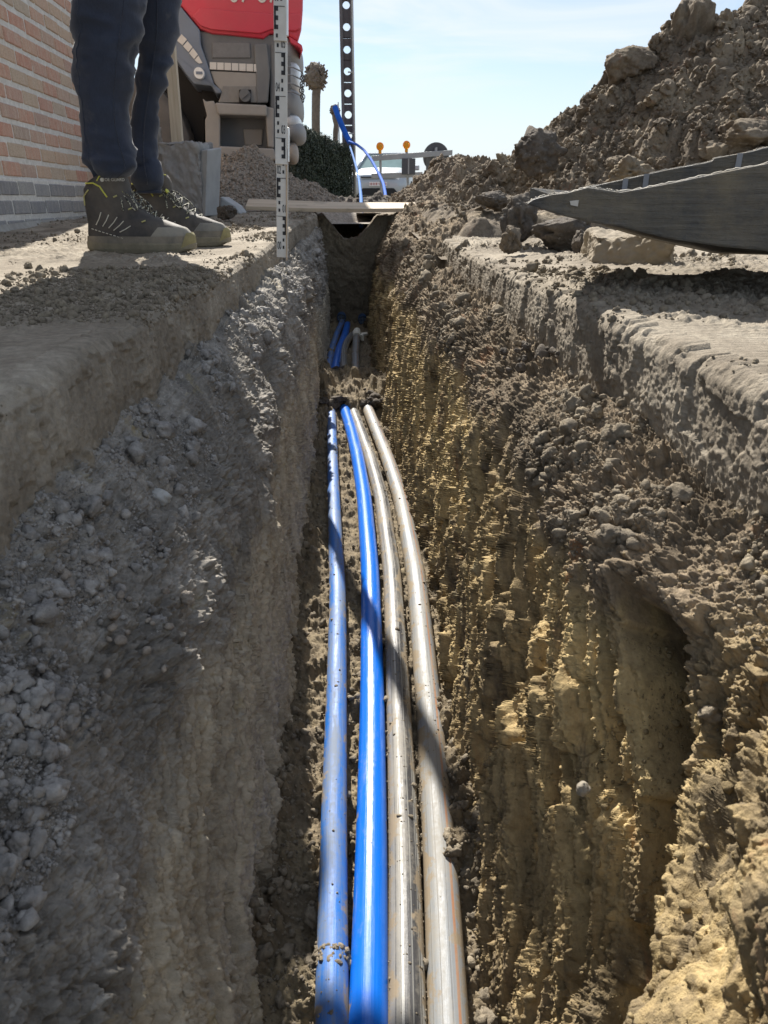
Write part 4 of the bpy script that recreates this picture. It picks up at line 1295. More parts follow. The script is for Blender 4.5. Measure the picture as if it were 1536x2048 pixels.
# ---------------- stones, stake, plank
def rough_block(name, pts_bottom, height, mat, label, cat, seed, sub=26, amp=0.012, tilt=(0, 0), taper=0.0, topmat=None):
    """quarry block from a plan outline (world), broken faces"""
    import bmesh
    bm = bmesh.new()
    vs = [bm.verts.new(p) for p in pts_bottom]
    c = sum((Vector(p) for p in pts_bottom), Vector())/len(pts_bottom)
    f = bm.faces.new(vs)
    r = bmesh.ops.extrude_face_region(bm, geom=[f])
    for v in [e for e in r['geom'] if isinstance(e, bmesh.types.BMVert)]:
        v.co = c + (v.co - c)*(1 - taper) + Vector((tilt[0], tilt[1], height))
    bmesh.ops.recalc_face_normals(bm, faces=bm.faces)
    bmesh.ops.bevel(bm, geom=list(bm.edges), offset=min(0.012, height*0.12), segments=2, affect='EDGES', profile=0.6)
    bmesh.ops.triangulate(bm, faces=bm.faces)
    for _ in range(7):
        L_ = [e for e in bm.edges if e.calc_length() > max(0.007, height*0.035)]
        if not L_: break
        bmesh.ops.subdivide_edges(bm, edges=L_, cuts=1)
        bmesh.ops.triangulate(bm, faces=bm.faces)
    bm.normal_update()
    P = np.array([v.co[:] for v in bm.verts]); Nn = np.array([v.normal[:] for v in bm.verts])
    h = amp*fbm(P[:, 0]/0.09, P[:, 1]/0.09, P[:, 2]/0.09, 4, seed, 0.55) + amp*0.35*fbm(P[:, 0]/0.018, P[:, 1]/0.018, P[:, 2]/0.018, 3, seed + 3)
    P = P + Nn*h[:, None]
    for v, p in zip(bm.verts, P): v.co = p
    me = bpy.data.meshes.new(name)
    bm.to_mesh(me); bm.free()
    o = link_mesh(name, me, mat, None, True)
    tag(o, label, cat)
    return o
def stones():
    blue = simple('bluestone', (0.24, 0.24, 0.24), 0.85, 0, 0.3, 14, (0.40, 0.39, 0.37), 0.6, 0.8)
    bluel = simple('bluestone_sawn', (0.33, 0.345, 0.355), 0.8, 0, 0.15, 14, (0.42, 0.42, 0.40), 0.5, 0.35)
    grey = simple('grey_stone', (0.22, 0.20, 0.18), 0.9, 0, 0.25, 10, (0.32, 0.28, 0.22), 0.5, 0.6)
    Y = 4.15
    a, b = at_y(330, 428, Y), at_y(410, 434, Y - 0.06)
    z0 = a[2] - 0.01
    top = at_y(335, 283, Y)[2]
    e = at_y(438, 432, Y + 0.18)
    root = rough_block('stone_block', [(a[0], Y, z0), (b[0], Y - 0.06, z0), (e[0], Y + 0.16, z0), (a[0] + 0.04, Y + 0.28, z0)], top - z0, blue,
                'upright broken bluestone block with a pale sawn edge, right of the jeans', 'stone block', 61, amp=0.030, tilt=(0.0, 0.0))
    # pale sawn side: a skin just proud of the right face
    s = MB()
    q = [at_y(412, 433, Y - 0.068), at_y(436, 431, Y + 0.12), at_y(442, 290, Y + 0.12), at_y(417, 297, Y - 0.068)]
    s.prism([q[0] + np.array([-0.004, 0.004, 0]), q[1] + np.array([0.006, 0, 0]), q[2] + np.array([0.002, 0, -0.012]), q[3] + np.array([-0.006, 0.004, -0.006])], (-0.04, 0.03, 0))
    sk = s.build('sawn_face', bluel, root, bevel=0.006)
    a, b = at_y(306, 440, 4.45), at_y(346, 440, 4.45)
    top = at_y(330, 247, 4.45)[2]
    rough_block('stone_slab', [(a[0], 4.40, z0), (b[0], 4.40, z0), (b[0] - 0.02, 4.6, z0), (a[0], 4.6, z0)], top - z0, grey,
                'brown grey upright stone slab behind the bluestone block', 'stone slab', 62, amp=0.02, tilt=(-0.02, 0.05), taper=0.15)
    # wedge
    p = [at_y(438, 430, 4.35), at_y(482, 428, 4.35), at_y(470, 412, 4.35), at_y(440, 392, 4.35)]
    import bmesh
    mb = MB(); mb.prism(p, (0.02, 0.16, 0))
    o = mb.build('stone_wedge', bluel, None, bevel=0.01)
    tag(o, 'pale triangular offcut of stone at the foot of the bluestone block', 'stone')
    # timber stake
    p0, p1 = at_y(357, 330, 4.5), at_y(336, 60, 4.5)
    mb = MB()
    wv = np.array([0.031, 0, 0]); dv = np.array([0, 0.045, 0])
    mb.prism([p0 - wv, p0 + wv, p1 + wv*0.9, p1 - wv*0.9], dv)
    m, nt, bs = new_mat('stake_wood')
    n = noise(nt, pos(nt, (60, 60, 2.5)), 1.0, 5, 0.6)
    nt.links.new(ramp(nt, n, [(0.3, (0.42, 0.34, 0.24)), (0.7, (0.60, 0.52, 0.40))]).outputs['Color'], bs.inputs['Base Color'])
    bs.inputs['Roughness'].default_value = 0.8
    o = mb.build('wooden_stake', m, None, bevel=0.003)
    tag(o, 'pale sawn timber stake leaning up behind the stone block, left of the truck tyre', 'stake')
    M['stake_wood'] = m
    # plank bridging the far end of the trench
    m, nt, bs = new_mat('plank_wood')
    n = noise(nt, pos(nt, (2.0, 30, 30)), 1.0, 6, 0.65, 0.6)
    c = ramp(nt, n, [(0.3, (0.40, 0.32, 0.22)), (0.6, (0.56, 0.47, 0.35)), (0.8, (0.64, 0.56, 0.44))]).outputs['Color']
    n2 = noise(nt, pos(nt), 7, 4)
    c = mix(nt, ramp(nt, n2, [(0.55, (0,)*3), (0.7, (0.6,)*3)]).outputs['Color'], c, (0.28, 0.24, 0.18))
    nt.links.new(c, bs.inputs['Base Color']); bs.inputs['Roughness'].default_value = 0.75
    bump(nt, bs, n, 0.3, 0.002)
    L0, R0 = at_y(492, 417, 4.62), at_y(834, 421, 4.62)
    xs = np.linspace(L0[0], R0[0], 40)
    V, Fc = [], []
    for i, x in enumerate(xs):
        t = (x - L0[0])/(R0[0] - L0[0])
        z = L0[2] + (R0[2] - L0[2])*t - 0.008*math.sin(math.pi*t) + 0.004
        dep = 0.17
        tl = math.sin(R(14 - 4*t))*dep           # the far edge sits a little higher
        yy = 0.006*math.sin(x*9)
        for (dy, dz) in ((yy, -0.012), (dep, -0.012 + tl), (dep, 0.012 + tl), (yy, 0.010)):
            V.append((x, 4.60 + dy, z + dz))
    for i in range(len(xs) - 1):
        for k in range(4):
            k2 = (k + 1) % 4
            Fc.append((i*4 + k, i*4 + k2, (i+1)*4 + k2, (i+1)*4 + k))
    mb = MB(); mb.add(V, Fc + [(3, 2, 1, 0), tuple((len(xs) - 1)*4 + k for k in range(4))])
    o = mb.build('plank', m, None, bevel=0.002)
    tag(o, 'thin pale wooden plank laid across the far end of the trench', 'plank')
    # stone block under the bucket
    Yb = 1.63
    p = [at_z(1183, 527, 0.002), at_z(1352, 537, 0.002)]
    zb = 0.0
    fl = (p[0][0], p[0][1], zb); fr = (p[1][0], p[1][1] , zb)
    o = rough_block('stone_block', [fl, fr, (fr[0] + 0.015, fr[1] + 0.20, zb), (fl[0] + 0.045, fl[1] + 0.22, zb)], 0.066,
                simple('sandstone', (0.23, 0.195, 0.145), 0.9, 0, 0.3, 14, (0.33, 0.28, 0.20), 0.7, 0.8),
                'flat brown stone block with a sunlit top, lying under the digger bucket', 'stone block', 63, amp=0.022, tilt=(0.004, 0.02), taper=0.06)
    # pale stick on the pavement
    a, b = at_z(134, 477, 0.006), at_z(164, 477, 0.006)
    mb = MB(); mb.tube([a, b], 0.005, 8)
    o = mb.build('stick', simple('stick_pink', (0.62, 0.50, 0.46), 0.7), None, smooth='auto')
    tag(o, 'short pale pinkish stick lying on the pavement left of the shoes', 'stick')
    # flat pale stone on the left bank
    V, Fc = clod_variant(4, 1500, 0.25, 0.8)
    c = at_y(318, 994, 0.72)
    o = np_mesh('pale_stone', V*np.array((0.017, 0.012, 0.010)), Fc, simple('flint', (0.40, 0.40, 0.38), 0.75, 0, 0.2, 40), None, True)
    o.location = c; o.rotation_euler = (0.3, 0.5, 0.4)
    tag(o, 'pale angular stone lying on the dark left bank', 'stone')
    V, Fc = clod_variant(4, 1501, 0.2, 0.5)
    c = at_y(1166, 1578, 0.345)
    o = np_mesh('pebble', V*np.array((0.0045, 0.005, 0.0045)), Fc, simple('pebble_grey', (0.22, 0.195, 0.155), 0.8, 0, 0.2, 40), None, True)
    o.location = c
    tag(o, 'rounded grey pebble stuck in the yellow right trench wall', 'stone')
    # dark blue kerb-side cap behind the heel
    mb = MB()
    c = at_y(183, 424, 3.6)
    mb.tube([c + np.array([0, 0.06, -0.062]), c + np.array([0, 0.06, 0.03]), c + np.array([0, 0.06, 0.05])], [0.042, 0.042, 0.034], 20)
    o = mb.build('plastic_bucket', simple('navy_plastic', (0.03, 0.045, 0.14), 0.5), None, smooth='auto')
    tag(o, 'small navy blue plastic pot behind the heel of the near shoe', 'pot')
stones()

# ---------------- digger bucket
def bucket():
    P0 = at_y(1050, 405, 1.09)
    P1 = at_y(1536, 420, 0.95)
    dirv = np.array([P1[0] - P0[0], P1[1] - P0[1], 0]); dirv /= np.linalg.norm(dirv)
    nrm = np.array([-dirv[1], dirv[0], 0])              # towards the far side
    if nrm[1] < 0: nrm = -nrm
    def on(px, py, off=0.0):
        return at_plane(px, py, P0 + nrm*off, nrm)
    W = 0.52
    root = empty('digger_bucket', (P0[0] + 0.2, P0[1], 0.1))
    off = np.array(root.location)
    tag(root, 'dark steel digger bucket with worn bright edges, standing low over the right pavement', 'digger bucket')
    near = [(1052, 408), (1066, 398), (1105, 388), (1135, 385), (1175, 374), (1215, 380), (1240, 384), (1330, 368), (1430, 347), (1536, 326), (1640, 306), (1760, 286),
            (1790, 420), (1760, 500), (1640, 512), (1536, 503), (1440, 494), (1340, 479), (1240, 455), (1170, 443), (1110, 428)]
    pts = [on(*p) - off for p in near]
    mb = MB(); mb.prism(pts, nrm*0.018)
    s1 = mb.build('side_plate', M['steel_dark'], root, bevel=0.003)
    # far side plate: same profile shifted, with the higher back edge seen over the near one
    shift = nrm*W
    far = [(1180, 373), (1250, 358), (1330, 340), (1412, 325), (1424, 322), (1428, 316), (1505, 302), (1522, 297), (1536, 294), (1640, 276), (1760, 262)]
    top = [on(px, py, W) - off for px, py in far]
    bot = [np.array([p[0], p[1], (0.040 - off[2]) + 0.10*max(0.0, 1 - k/4.0)*0 + (0.0 if i_ < 5 else 0.05*(i_ - 4)/4)]) for i_, (k, p) in enumerate([(0, p + shift) for p in pts[12:]])]
    mb = MB(); mb.prism(top + bot, nrm*0.018)
    mb.build('side_plate', M['steel_dark'], root, bevel=0.003)
    # floor plate following the lower edge, lip at the tip, back plate
    low = pts[12:] + [pts[0]]
    V, Fc = [], []
    lowf = bot + [pts[0] + shift]
    for p, q in zip(low, lowf):
        V += [p + nrm*0.018 + np.array([0, 0, 0.0015]), q + np.array([0, 0, 0.0015]), q + np.array([0, 0, 0.022]), p + nrm*0.018 + np.array([0, 0, 0.022])]
    for i in range(len(low) - 1):
        for k in range(4):
            k2 = (k + 1) % 4
            Fc.append((i*4 + k, i*4 + k2, (i+1)*4 + k2, (i+1)*4 + k))
    n_ = len(low) - 1
    mb = MB(); mb.add(V, Fc + [(3, 2, 1, 0), tuple(n_*4 + k for k in range(4))])
    mb.build('floor_plate', M['steel_dark'], root, bevel=0.002)
    lip = [pts[0], pts[1], pts[2], pts[3], pts[20]]
    mb = MB(); mb.prism([p + nrm*0.019 for p in lip], nrm*(W - 0.02))
    mb.build('cutting_lip', M['steel_dark'], root, bevel=0.003)
    # worn bright edges
    def rod(name, path, r):
        mb = MB(); mb.tube(path, r, 6); mb.build(name, M['steel_edge'], root, smooth=True)
    g = np.random.default_rng(2)
    def wob(path, k=12):
        out = []
        for a, b in zip(path[:-1], path[1:]):
            for t in np.linspace(0, 1, k, False):
                out.append(a + (b - a)*t + g.normal(0, 0.0007, 3))
        return out + [path[-1]]
    rod('worn_edge', wob([p + nrm*0.009 for p in pts[0:12]]), 0.0017)
    rod('worn_edge', wob([p + nrm*0.009 for p in top]), 0.0017)
    wm = simple('weld_grey', (0.24, 0.25, 0.27), 0.6)
    for px, py in ((1250, 372), (1292, 362), (1478, 322)):
        c = on(px, py, W) - off - nrm*0.002
        mb = MB(); mb.box(c, (0.010, 0.004, 0.026), math.atan2(dirv[1], dirv[0]), 0, 0)
        mb.build('weld_mark', wm, root)
    a = on(1140, 402) - off; b = on(1158, 400) - off; c = on(1156, 413) - off; d = on(1142, 410) - off
    mb = MB(); mb.prism([p - nrm*0.0025 for p in (a, b, c, d)], nrm*0.002)
    mb.build('worn_patch', simple('worn_patch', (0.5, 0.48, 0.44), 0.5), root)
    # back wall and hanger ears of the bucket, mostly outside the picture
    bk = [pts[11], pts[12]]
    mb = MB(); mb.prism([bk[0], bk[1], bk[1] + shift, bk[0] + shift], dirv*0.02)
    mb.build('back_plate', M['steel_dark'], root, bevel=0.002)
bucket()

# ---------------- truck
def truck():
    TY = 6.6
    P = lambda px, py, dy=0.0: at_y(px, py, TY + dy)
    base = P(500, 420); base[2] = 0.075
    root = empty('truck', base)
    tag(root, 'red and grey truck cab with white tape squares parked behind the gravel heap', 'truck')
    off = np.array(base)
    red = simple('truck_red', (0.62, 0.03, 0.07), 0.35, 0, 0.1, 3, (0.35, 0.2, 0.17), 0.35, 0, 0.5)
    grey = simple('truck_grey', (0.27, 0.265, 0.26), 0.7, 0, 0.12, 4, (0.40, 0.36, 0.31), 0.6, 0.2)
    dgrey = simple('truck_dark', (0.13, 0.14, 0.155), 0.65, 0, 0.15, 4, (0.28, 0.27, 0.25), 0.5, 0.2)
    bluegrey = simple('truck_fender', (0.16, 0.20, 0.27), 0.5, 0, 0.1, 4, (0.2, 0.2, 0.2), 0.5)
    tape = simple('reflective_tape', (0.62, 0.60, 0.57), 0.4, 0, 0.06, 10)
    tyre = simple('tyre', (0.06, 0.062, 0.068), 0.8, 0, 0.2, 6, (0.22, 0.20, 0.18), 0.7, 0.4)
    blk = simple('truck_black', (0.012, 0.012, 0.014), 0.7)
    def pan(name, px, mat, dy=0.0, th=0.05, bevel=0.012, parent=root):
        mb = MB(); mb.prism([P(x, y, dy) - off for x, y in px], (-0.13*th, th, 0))
        return mb.build(name, mat, parent, bevel=bevel)
    # red body: lower cab side with two pressed creases, then the cab box above the picture
    cab = pan('cab', [(300, -60), (300, -20), (362, 12), (400, 58), (424, 67), (470, 71), (527, 77), (540, 67), (558, 66), (578, 72), (596, 84), (603, 60), (606, 20), (607, -60), (606, -300), (600, -440), (590, -520), (240, -520), (240, -60)], red, 0.0, 2.4, 0.02)
    pan('side_moulding', [(384, 33), (402, 52), (424, 59), (520, 67), (545, 58), (590, 62), (600, 58), (603, 30), (600, 27), (540, 27), (470, 22), (400, 15)], red, -0.022, 0.03, 0.012, cab)
    pan('window', [(330, -170), (330, -330), (540, -330), (560, -170)], blk, -0.012, 0.02, 0.01, cab)
    mb = MB()
    tx = P(506, -11, -0.004) - off
    t = text_mesh('door_number', '07 67', 0.17, 0.003, tape, cab)
    t.rotation_euler = (R(90), 0, 0)
    t.location = tx
    hook = pan('cab_corner_flap', [(578, 72), (590, 80), (604, 90), (606, 100), (603, 108), (601, 97), (594, 92), (582, 86)], red, -0.01, 0.3, 0.006, cab)
    # dark body core behind the panels
    pan('core', [(398, 60), (582, 70), (590, 130), (590, 320), (440, 330), (405, 220)], blk, 0.30, 1.8, 0.0)
    # fender with tape and side marker
    fe = pan('fender', [(300, -10), (362, 14), (400, 60), (402, 90), (416, 130), (428, 168), (440, 178), (444, 186), (432, 187), (424, 172), (388, 168), (372, 148), (352, 118), (330, 95), (300, 75)], bluegrey, -0.02, 0.5, 0.012)
    mbt = [((344, 56), (352, 62), (359, 72), (350, 76)), ((354, 81), (363, 68), (374, 79), (365, 90)), ((366, 92), (375, 82), (385, 94), (377, 104)),
           ((378, 106), (386, 96), (396, 109), (388, 118)), ((389, 120), (397, 111), (405, 126), (398, 127))]
    for q in mbt:
        pan('tape_square', q, tape, -0.032, 0.012, 0.0, fe)
    c = P(399, 147, -0.05) - off
    mb = MB(); mb.disc(c, (0, 1, 0), 0.040, 0.05, 24); lamp = mb.build('side_marker', simple('marker_lens', (0.75, 0.77, 0.78), 0.25), fe, smooth='auto')
    mb = MB(); mb.box(c + np.array([0.003, -0.027, 0.0]), (0.050, 0.006, 0.020)); mb.build('lens_bar', bluegrey, lamp)
    # wheel behind the legs
    wc = P(262, 312, 0.12) - off
    wc[2] = 0.50
    mb = MB()
    prof = [(0.22, 0.0), (0.40, -0.01), (0.47, 0.0), (0.505, 0.03), (0.51, 0.08), (0.51, 0.24), (0.49, 0.30), (0.30, 0.31)]
    n = 72
    V, Fc = [], []
    for r_, y_ in prof:
        for k in range(n):
            a = 2*math.pi*k/n
            rr = r_*(1 - (0.012 if (k % 3 == 0 and r_ > 0.5) else 0))
            V.append((wc[0] + rr*math.cos(a), wc[1] + y_, wc[2] + rr*math.sin(a)))
    for i in range(len(prof) - 1):
        for k in range(n):
            k2 = (k + 1) % n
            Fc.append((i*n + k, i*n + k2, (i+1)*n + k2, (i+1)*n + k))
    wh = empty('wheel'); wh.parent = root
    mb.add(V, Fc); mb.build('tyre', tyre, wh, smooth='auto')
    mb = MB(); mb.disc(wc + np.array([0, 0.06, 0]), (0, 1, 0), 0.29, 0.05, 40); mb.disc(wc + np.array([0, 0.02, 0]), (0, 1, 0), 0.12, 0.08, 24); mb.build('rim', grey, wh, smooth='auto')
    pan('wheel_housing', [(300, 60), (340, 92), (372, 150), (398, 172), (408, 190), (408, 330), (300, 330)], blk, 0.42, 0.6, 0.0)
    # upper grey panel and tape strip
    pan('upper_panel', [(398, 62), (560, 70), (560, 140), (522, 146), (418, 142), (405, 100)], dgrey, 0.03, 0.06)
    pan('recess_panel', [(424, 84), (500, 84), (502, 116), (424, 116)], simple('truck_mid', (0.17, 0.175, 0.185), 0.7), 0.018, 0.03, 0.008)
    for i in range(7):
        x0 = 419.5 + i*14.7
        pan('tape_square', [(x0, 124 + i*0.7), (x0 + 13.2, 124.6 + i*0.7), (x0 + 13.2, 139 + i*0.75), (x0, 138.4 + i*0.75)], tape, -0.008, 0.012, 0.0)
    pan('middle_panel', [(420, 141), (524, 146), (524, 205), (436, 205), (444, 186), (428, 165)], grey, 0.0, 0.08)
    pan('middle_inset', [(446, 172), (512, 172), (512, 205), (438, 205)], simple('truck_inset', (0.20, 0.20, 0.20), 0.7, dust=(0.28, 0.25, 0.21), dfac=0.5), -0.006, 0.03, 0.004)
    pan('cap_plate', [(478, 179), (502, 179), (502, 205), (478, 205)], blk, -0.018, 0.02, 0.004)
    c = P(490, 191, -0.03) - off
    mb = MB(); mb.disc(c, (0, 1, 0), 0.046, 0.03, 28); mb.box(c + np.array([0, -0.02, 0]), (0.075, 0.02, 0.02), 0, 0, R(-35)); mb.build('filler_cap', dgrey, root, smooth='auto')
    # step well
    pan('left_post', [(405, 196), (412, 203), (428, 201), (430, 208), (440, 210), (440, 332), (412, 334), (410, 240), (414, 232)], grey, -0.02, 0.35)
    pan('step_ledge', [(430, 205), (534, 210), (534, 232), (436, 229)], grey, -0.05, 0.35)
    pan('step_back', [(436, 226), (545, 229), (545, 297), (436, 296)], dgrey, 0.22, 0.05)
    pan('step_door', [(486, 258), (526, 258), (524, 291), (490, 291)], grey, 0.20, 0.03, 0.01)
    pan('well_side', [(530, 212), (548, 216), (548, 296), (536, 294)], grey, -0.02, 0.30)
    pan('bottom_step', [(438, 292), (548, 297), (553, 318), (530, 326), (442, 332)], grey, -0.05, 0.40)
    # front corner column, bumper and lamps
    pan('corner_column', [(540, 84), (556, 80), (580, 84), (582, 120), (580, 300), (546, 320), (540, 200)], dgrey, 0.02, 0.5, 0.02)
    pan('pillar_notch', [(508, 88), (534, 86), (540, 150), (536, 205), (514, 206), (512, 150)], dgrey, -0.01, 0.05, 0.01)
    def blob(name, px, py, rx, rz, ry, mat, dy=0.1, pw=2.6):
        c = P(px, py, dy) - off
        s = 6.0/FPX
        u = np.linspace(0, math.pi, 20); v = np.linspace(0, 2*math.pi, 33)[:-1]
        Uu, Vv = np.meshgrid(u, v, indexing='ij')
        e = 2/pw
        f = lambda t: np.sign(t)*np.abs(t)**e
        X = c[0] + rx*s*f(np.sin(Uu))*f(np.cos(Vv)); Y_ = c[1] + ry*f(np.sin(Uu))*f(np.sin(Vv)); Z = c[2] + rz*s*f(np.cos(Uu))
        return np_mesh(name, np.stack([X, Y_, Z], -1).reshape(-1, 3), grid_faces(20, 32, True)[:, ::-1], mat, root)
    bump_m = simple('bumper_grey', (0.21, 0.22, 0.24), 0.5, 0, 0.1, 4, (0.3, 0.28, 0.25), 0.5)
    lens = simple('lamp_lens', (0.48, 0.50, 0.53), 0.16, 0, 0.08, 8)
    blob('bumper_corner', 580, 120, 25, 30, 0.5, bump_m, 0.5)
    blob('headlight', 581, 165, 24, 30, 0.45, lens, 0.48, 3.4)
    blob('bumper_corner', 581, 215, 26, 34, 0.5, bump_m, 0.5)
    blob('fog_light', 586, 250, 18, 16, 0.3, lens, 0.3)
    blob('bumper_corner', 590, 268, 22, 20, 0.35, bump_m, 0.34)
    blob('tow_knob', 584, 307, 13, 20, 0.18, simple('knob', (0.30, 0.26, 0.23), 0.6, dust=(0.35, 0.28, 0.2)), 0.2)
    for zy in (135, 151, 168, 184):
        a = P(566, zy - 3, -0.02) - off; b = P(586, zy, -0.02) - off; c = P(603, zy + 8, 0.1) - off
        mb = MB(); mb.tube([a, b, c], 0.006, 6); mb.build('lamp_bar', bump_m, root, smooth=True)
    # chain at the corner
    chm = simple('chain', (0.10, 0.10, 0.10), 0.5, 0.5)
    for i in range(9):
        c = P(604.5 + 1.2*math.sin(i), 150 + i*6.2, 0.0) - off
        ringp = [c + np.array([0.018*math.cos(a)*(1 if i % 2 else 0.35), 0.018*math.cos(a)*(0.3 if i % 2 else 1), 0.020*math.sin(a)]) for a in np.linspace(0, 2*math.pi, 15)]
        mb = MB(); mb.tube(ringp, 0.0045, 6, False); mb.build('chain_link', chm, root, smooth=True)
    # chassis and load bed (hidden behind the house and the legs)
    mb = MB(); mb.box((-3.3, 1.2, 0.75), (5.0, 0.9, 0.25)); mb.build('chassis', blk, root)
    mb = MB(); mb.box((-3.6, 1.2, 1.45), (4.0, 2.4, 0.9)); mb.build('load_bed', dgrey, root, bevel=0.02)
    for xx in (-3.9,):
        for yy in (0.3, 2.1):
            mb = MB(); mb.disc((xx, yy, 0.50), (0, 1, 0), 0.5, 0.3, 40); mb.build('tyre', tyre, root, smooth='auto')
    mb = MB(); mb.disc(wc + np.array([0, 1.9, 0]), (0, 1, 0), 0.5, 0.3, 40); mb.build('tyre', tyre, root, smooth='auto')
truck()

# ---------------- hedge, trees, pole
def leaf_cloud(name, P, Nn, size, mat, parent, seed, label=None):
    g = np.random.default_rng(seed)
    n = len(P)
    a = Nn + g.normal(0, 0.55, (n, 3)); a /= np.linalg.norm(a, axis=1, keepdims=True)
    t = np.cross(a, g.normal(size=(n, 3))); t /= np.linalg.norm(t, axis=1, keepdims=True)
    t[:, 2] += 0.6; t /= np.linalg.norm(t, axis=1, keepdims=True)
    b = np.cross(a, t)
    s = size*g.uniform(0.6, 1.4, (n, 1))
    V = np.stack([P - t*s*1.3, P + b*s*0.42, P + t*s*1.3, P - b*s*0.42], 1).reshape(-1, 3)
    Fq = np.arange(4*n).reshape(n, 4)
    return np_mesh(name, V, Fq, mat, parent, False)
def leaf_mat(name, a, b):
    m, nt, bs = new_mat(name)
    gm = N(nt, 'ShaderNodeNewGeometry')
    c = ramp(nt, gm.outputs['Random Per Island'], [(0.0, a), (1.0, b)]).outputs['Color']
    c = mix(nt, ramp(nt, noise(nt, pos(nt), 1.8, 4), [(0.35, (0.0,)*3), (0.7, (0.6,)*3)]).outputs['Color'], c, tuple(0.6*x for x in a))
    nt.links.new(c, bs.inputs['Base Color'])
    bs.inputs['Roughness'].default_value = 0.7
    return m
def hedge():
    y0, y1 = 11.4, 15.8
    xa, xb = at_y(584, 380, y0)[0], at_y(704, 380, y1)[0]
    zt0, zt1 = 0.80, 0.93
    zt = lambda y: np.interp(y, [y0, y1], [at_y(600, 243, y0)[2], at_y(700, 300, y1)[2]])
    root = empty('hedge', ((xa + xb)/2 - 0.5, (y0 + y1)/2, 0.0))
    tag(root, 'dense dark green clipped hedge beside the truck front', 'hedge')
    off = np.array(root.location)
    g = np.random.default_rng(77)
    n = 80000
    t = g.random(n); k = g.random(n)
    y = y0 + (y1 - y0)*t
    x = xa + (xb - xa)*t
    side = g.random(n)
    P = np.zeros((n, 3)); Nn = np.zeros((n, 3))
    s = side < 0.55                                           # face along the trench
    P[s] = np.stack([x[s], y[s], k[s]*zt(y[s])], -1); Nn[s] = (1, -0.1, 0.1)
    s = (side >= 0.55) & (side < 0.8)                         # near end
    P[s] = np.stack([xa - 1.0*t[s], np.full(s.sum(), y0), k[s]*zt(y0)], -1); Nn[s] = (0, -1, 0.1)
    s = side >= 0.8                                           # top
    P[s] = np.stack([x[s] - k[s]*0.9, y[s], zt(y[s])], -1); Nn[s] = (0, 0, 1)
    P += g.normal(0, 0.028, P.shape)
    bumpv = 0.03*fbm(P[:, 0]/0.3, P[:, 1]/0.3, P[:, 2]/0.3, 3, 5)
    P += Nn*bumpv[:, None]
    leaf_cloud('foliage', P - off, Nn, 0.019, leaf_mat('hedge_leaf', (0.022, 0.034, 0.020), (0.052, 0.072, 0.036)), root, 78)
    mb = MB()
    i = 0.05
    pts = [(xa - 1.0, y0 + i), (xa - i, y0 + i), (xb - i, y1 - i), (xb - 1.0, y1 - i)]
    V = [(px - off[0], py - off[1], -0.05) for px, py in pts] + [(px - off[0], py - off[1], float(zt(py)) - i) for px, py in pts]
    mb.add(V, [(0, 1, 2, 3)[::-1], (4, 5, 6, 7), (0, 1, 5, 4), (1, 2, 6, 5), (2, 3, 7, 6), (3, 0, 4, 7)])
    mb.build('branches', simple('hedge_wood', (0.030, 0.038, 0.020), 0.9), root)
hedge()
def pollard(px_l, px_r, py_base, py_head, hr, Y, label, seed, headpx):
    root = empty('pollard_tree', at_y((px_l + px_r)/2, 400, Y))
    off = np.array(root.location)
    tag(root, label, 'tree', 'pollard trees behind the hedge')
    bark = M.setdefault('bark', simple('bark', (0.17, 0.145, 0.115), 0.9, 0, 0.3, 12, (0.25, 0.21, 0.17), 0.5, 0.6))
    c0 = at_y((px_l + px_r)/2, 420, Y) - off; c1 = at_y((px_l + px_r)/2 + 2, py_base, Y) - off; c2 = at_y(headpx[0], headpx[1], Y) - off
    wr = (px_r - px_l)/2*Y*0.925/FPX
    path = [c0 + (c1 - c0)*t for t in np.linspace(0, 1, 6)] + [c1 + (c2 - c1)*t for t in np.linspace(0.15, 1, 8)]
    rad = [wr*1.15]*3 + [wr]*5 + [wr*0.95, wr*0.95, wr*1.0, wr*1.15, wr*1.35, wr*1.6]
    path = [p + np.array([0.012*math.sin(i*1.1), 0, 0]) for i, p in enumerate(path)]
    mb = MB(); mb.tube(path, rad, 14); mb.build('trunk', bark, root, smooth=True)
    # knobbly head of cut stubs
    V, Fc = clod_variant(5, seed, 0.25, 0.1)
    n_ = V/np.linalg.norm(V, axis=1, keepdims=True)
    r = np.linalg.norm(V, axis=1)*0.92 + 0.16*crumbs(np.arctan2(n_[:, 1], n_[:, 0]), np.arcsin(np.clip(n_[:, 2], -1, 1)), 0.32, seed)
    V = n_*r[:, None]*hr
    g = np.random.default_rng(seed)
    for i in range(110):
        d = g.normal(size=3); d[2] = d[2]*0.8 + 0.25; d /= np.linalg.norm(d)
        a = c2 + d*hr*0.8; ln = hr*g.uniform(0.10, 0.24)
        mbk = MB() if i == 0 else mbk
        mbk.tube([a, a + d*ln*0.5, a + d*ln + g.normal(0, 0.012, 3)], [0.026, 0.022, 0.015], 6)
    mbk.add([tuple(q) for q in (V + c2)], [tuple(f) for f in Fc.tolist()])
    mbk.build('crown', bark, root, smooth=True)
pollard(623, 639, 188, 0, 0.275, 17.0, 'ball headed pollard tree with one bare trunk above the hedge', 31, (631, 154))
pollard(665, 675, 262, 0, 0.10, 16.6, 'shorter pollard stump touching the left side of the pole', 37, (670, 222))

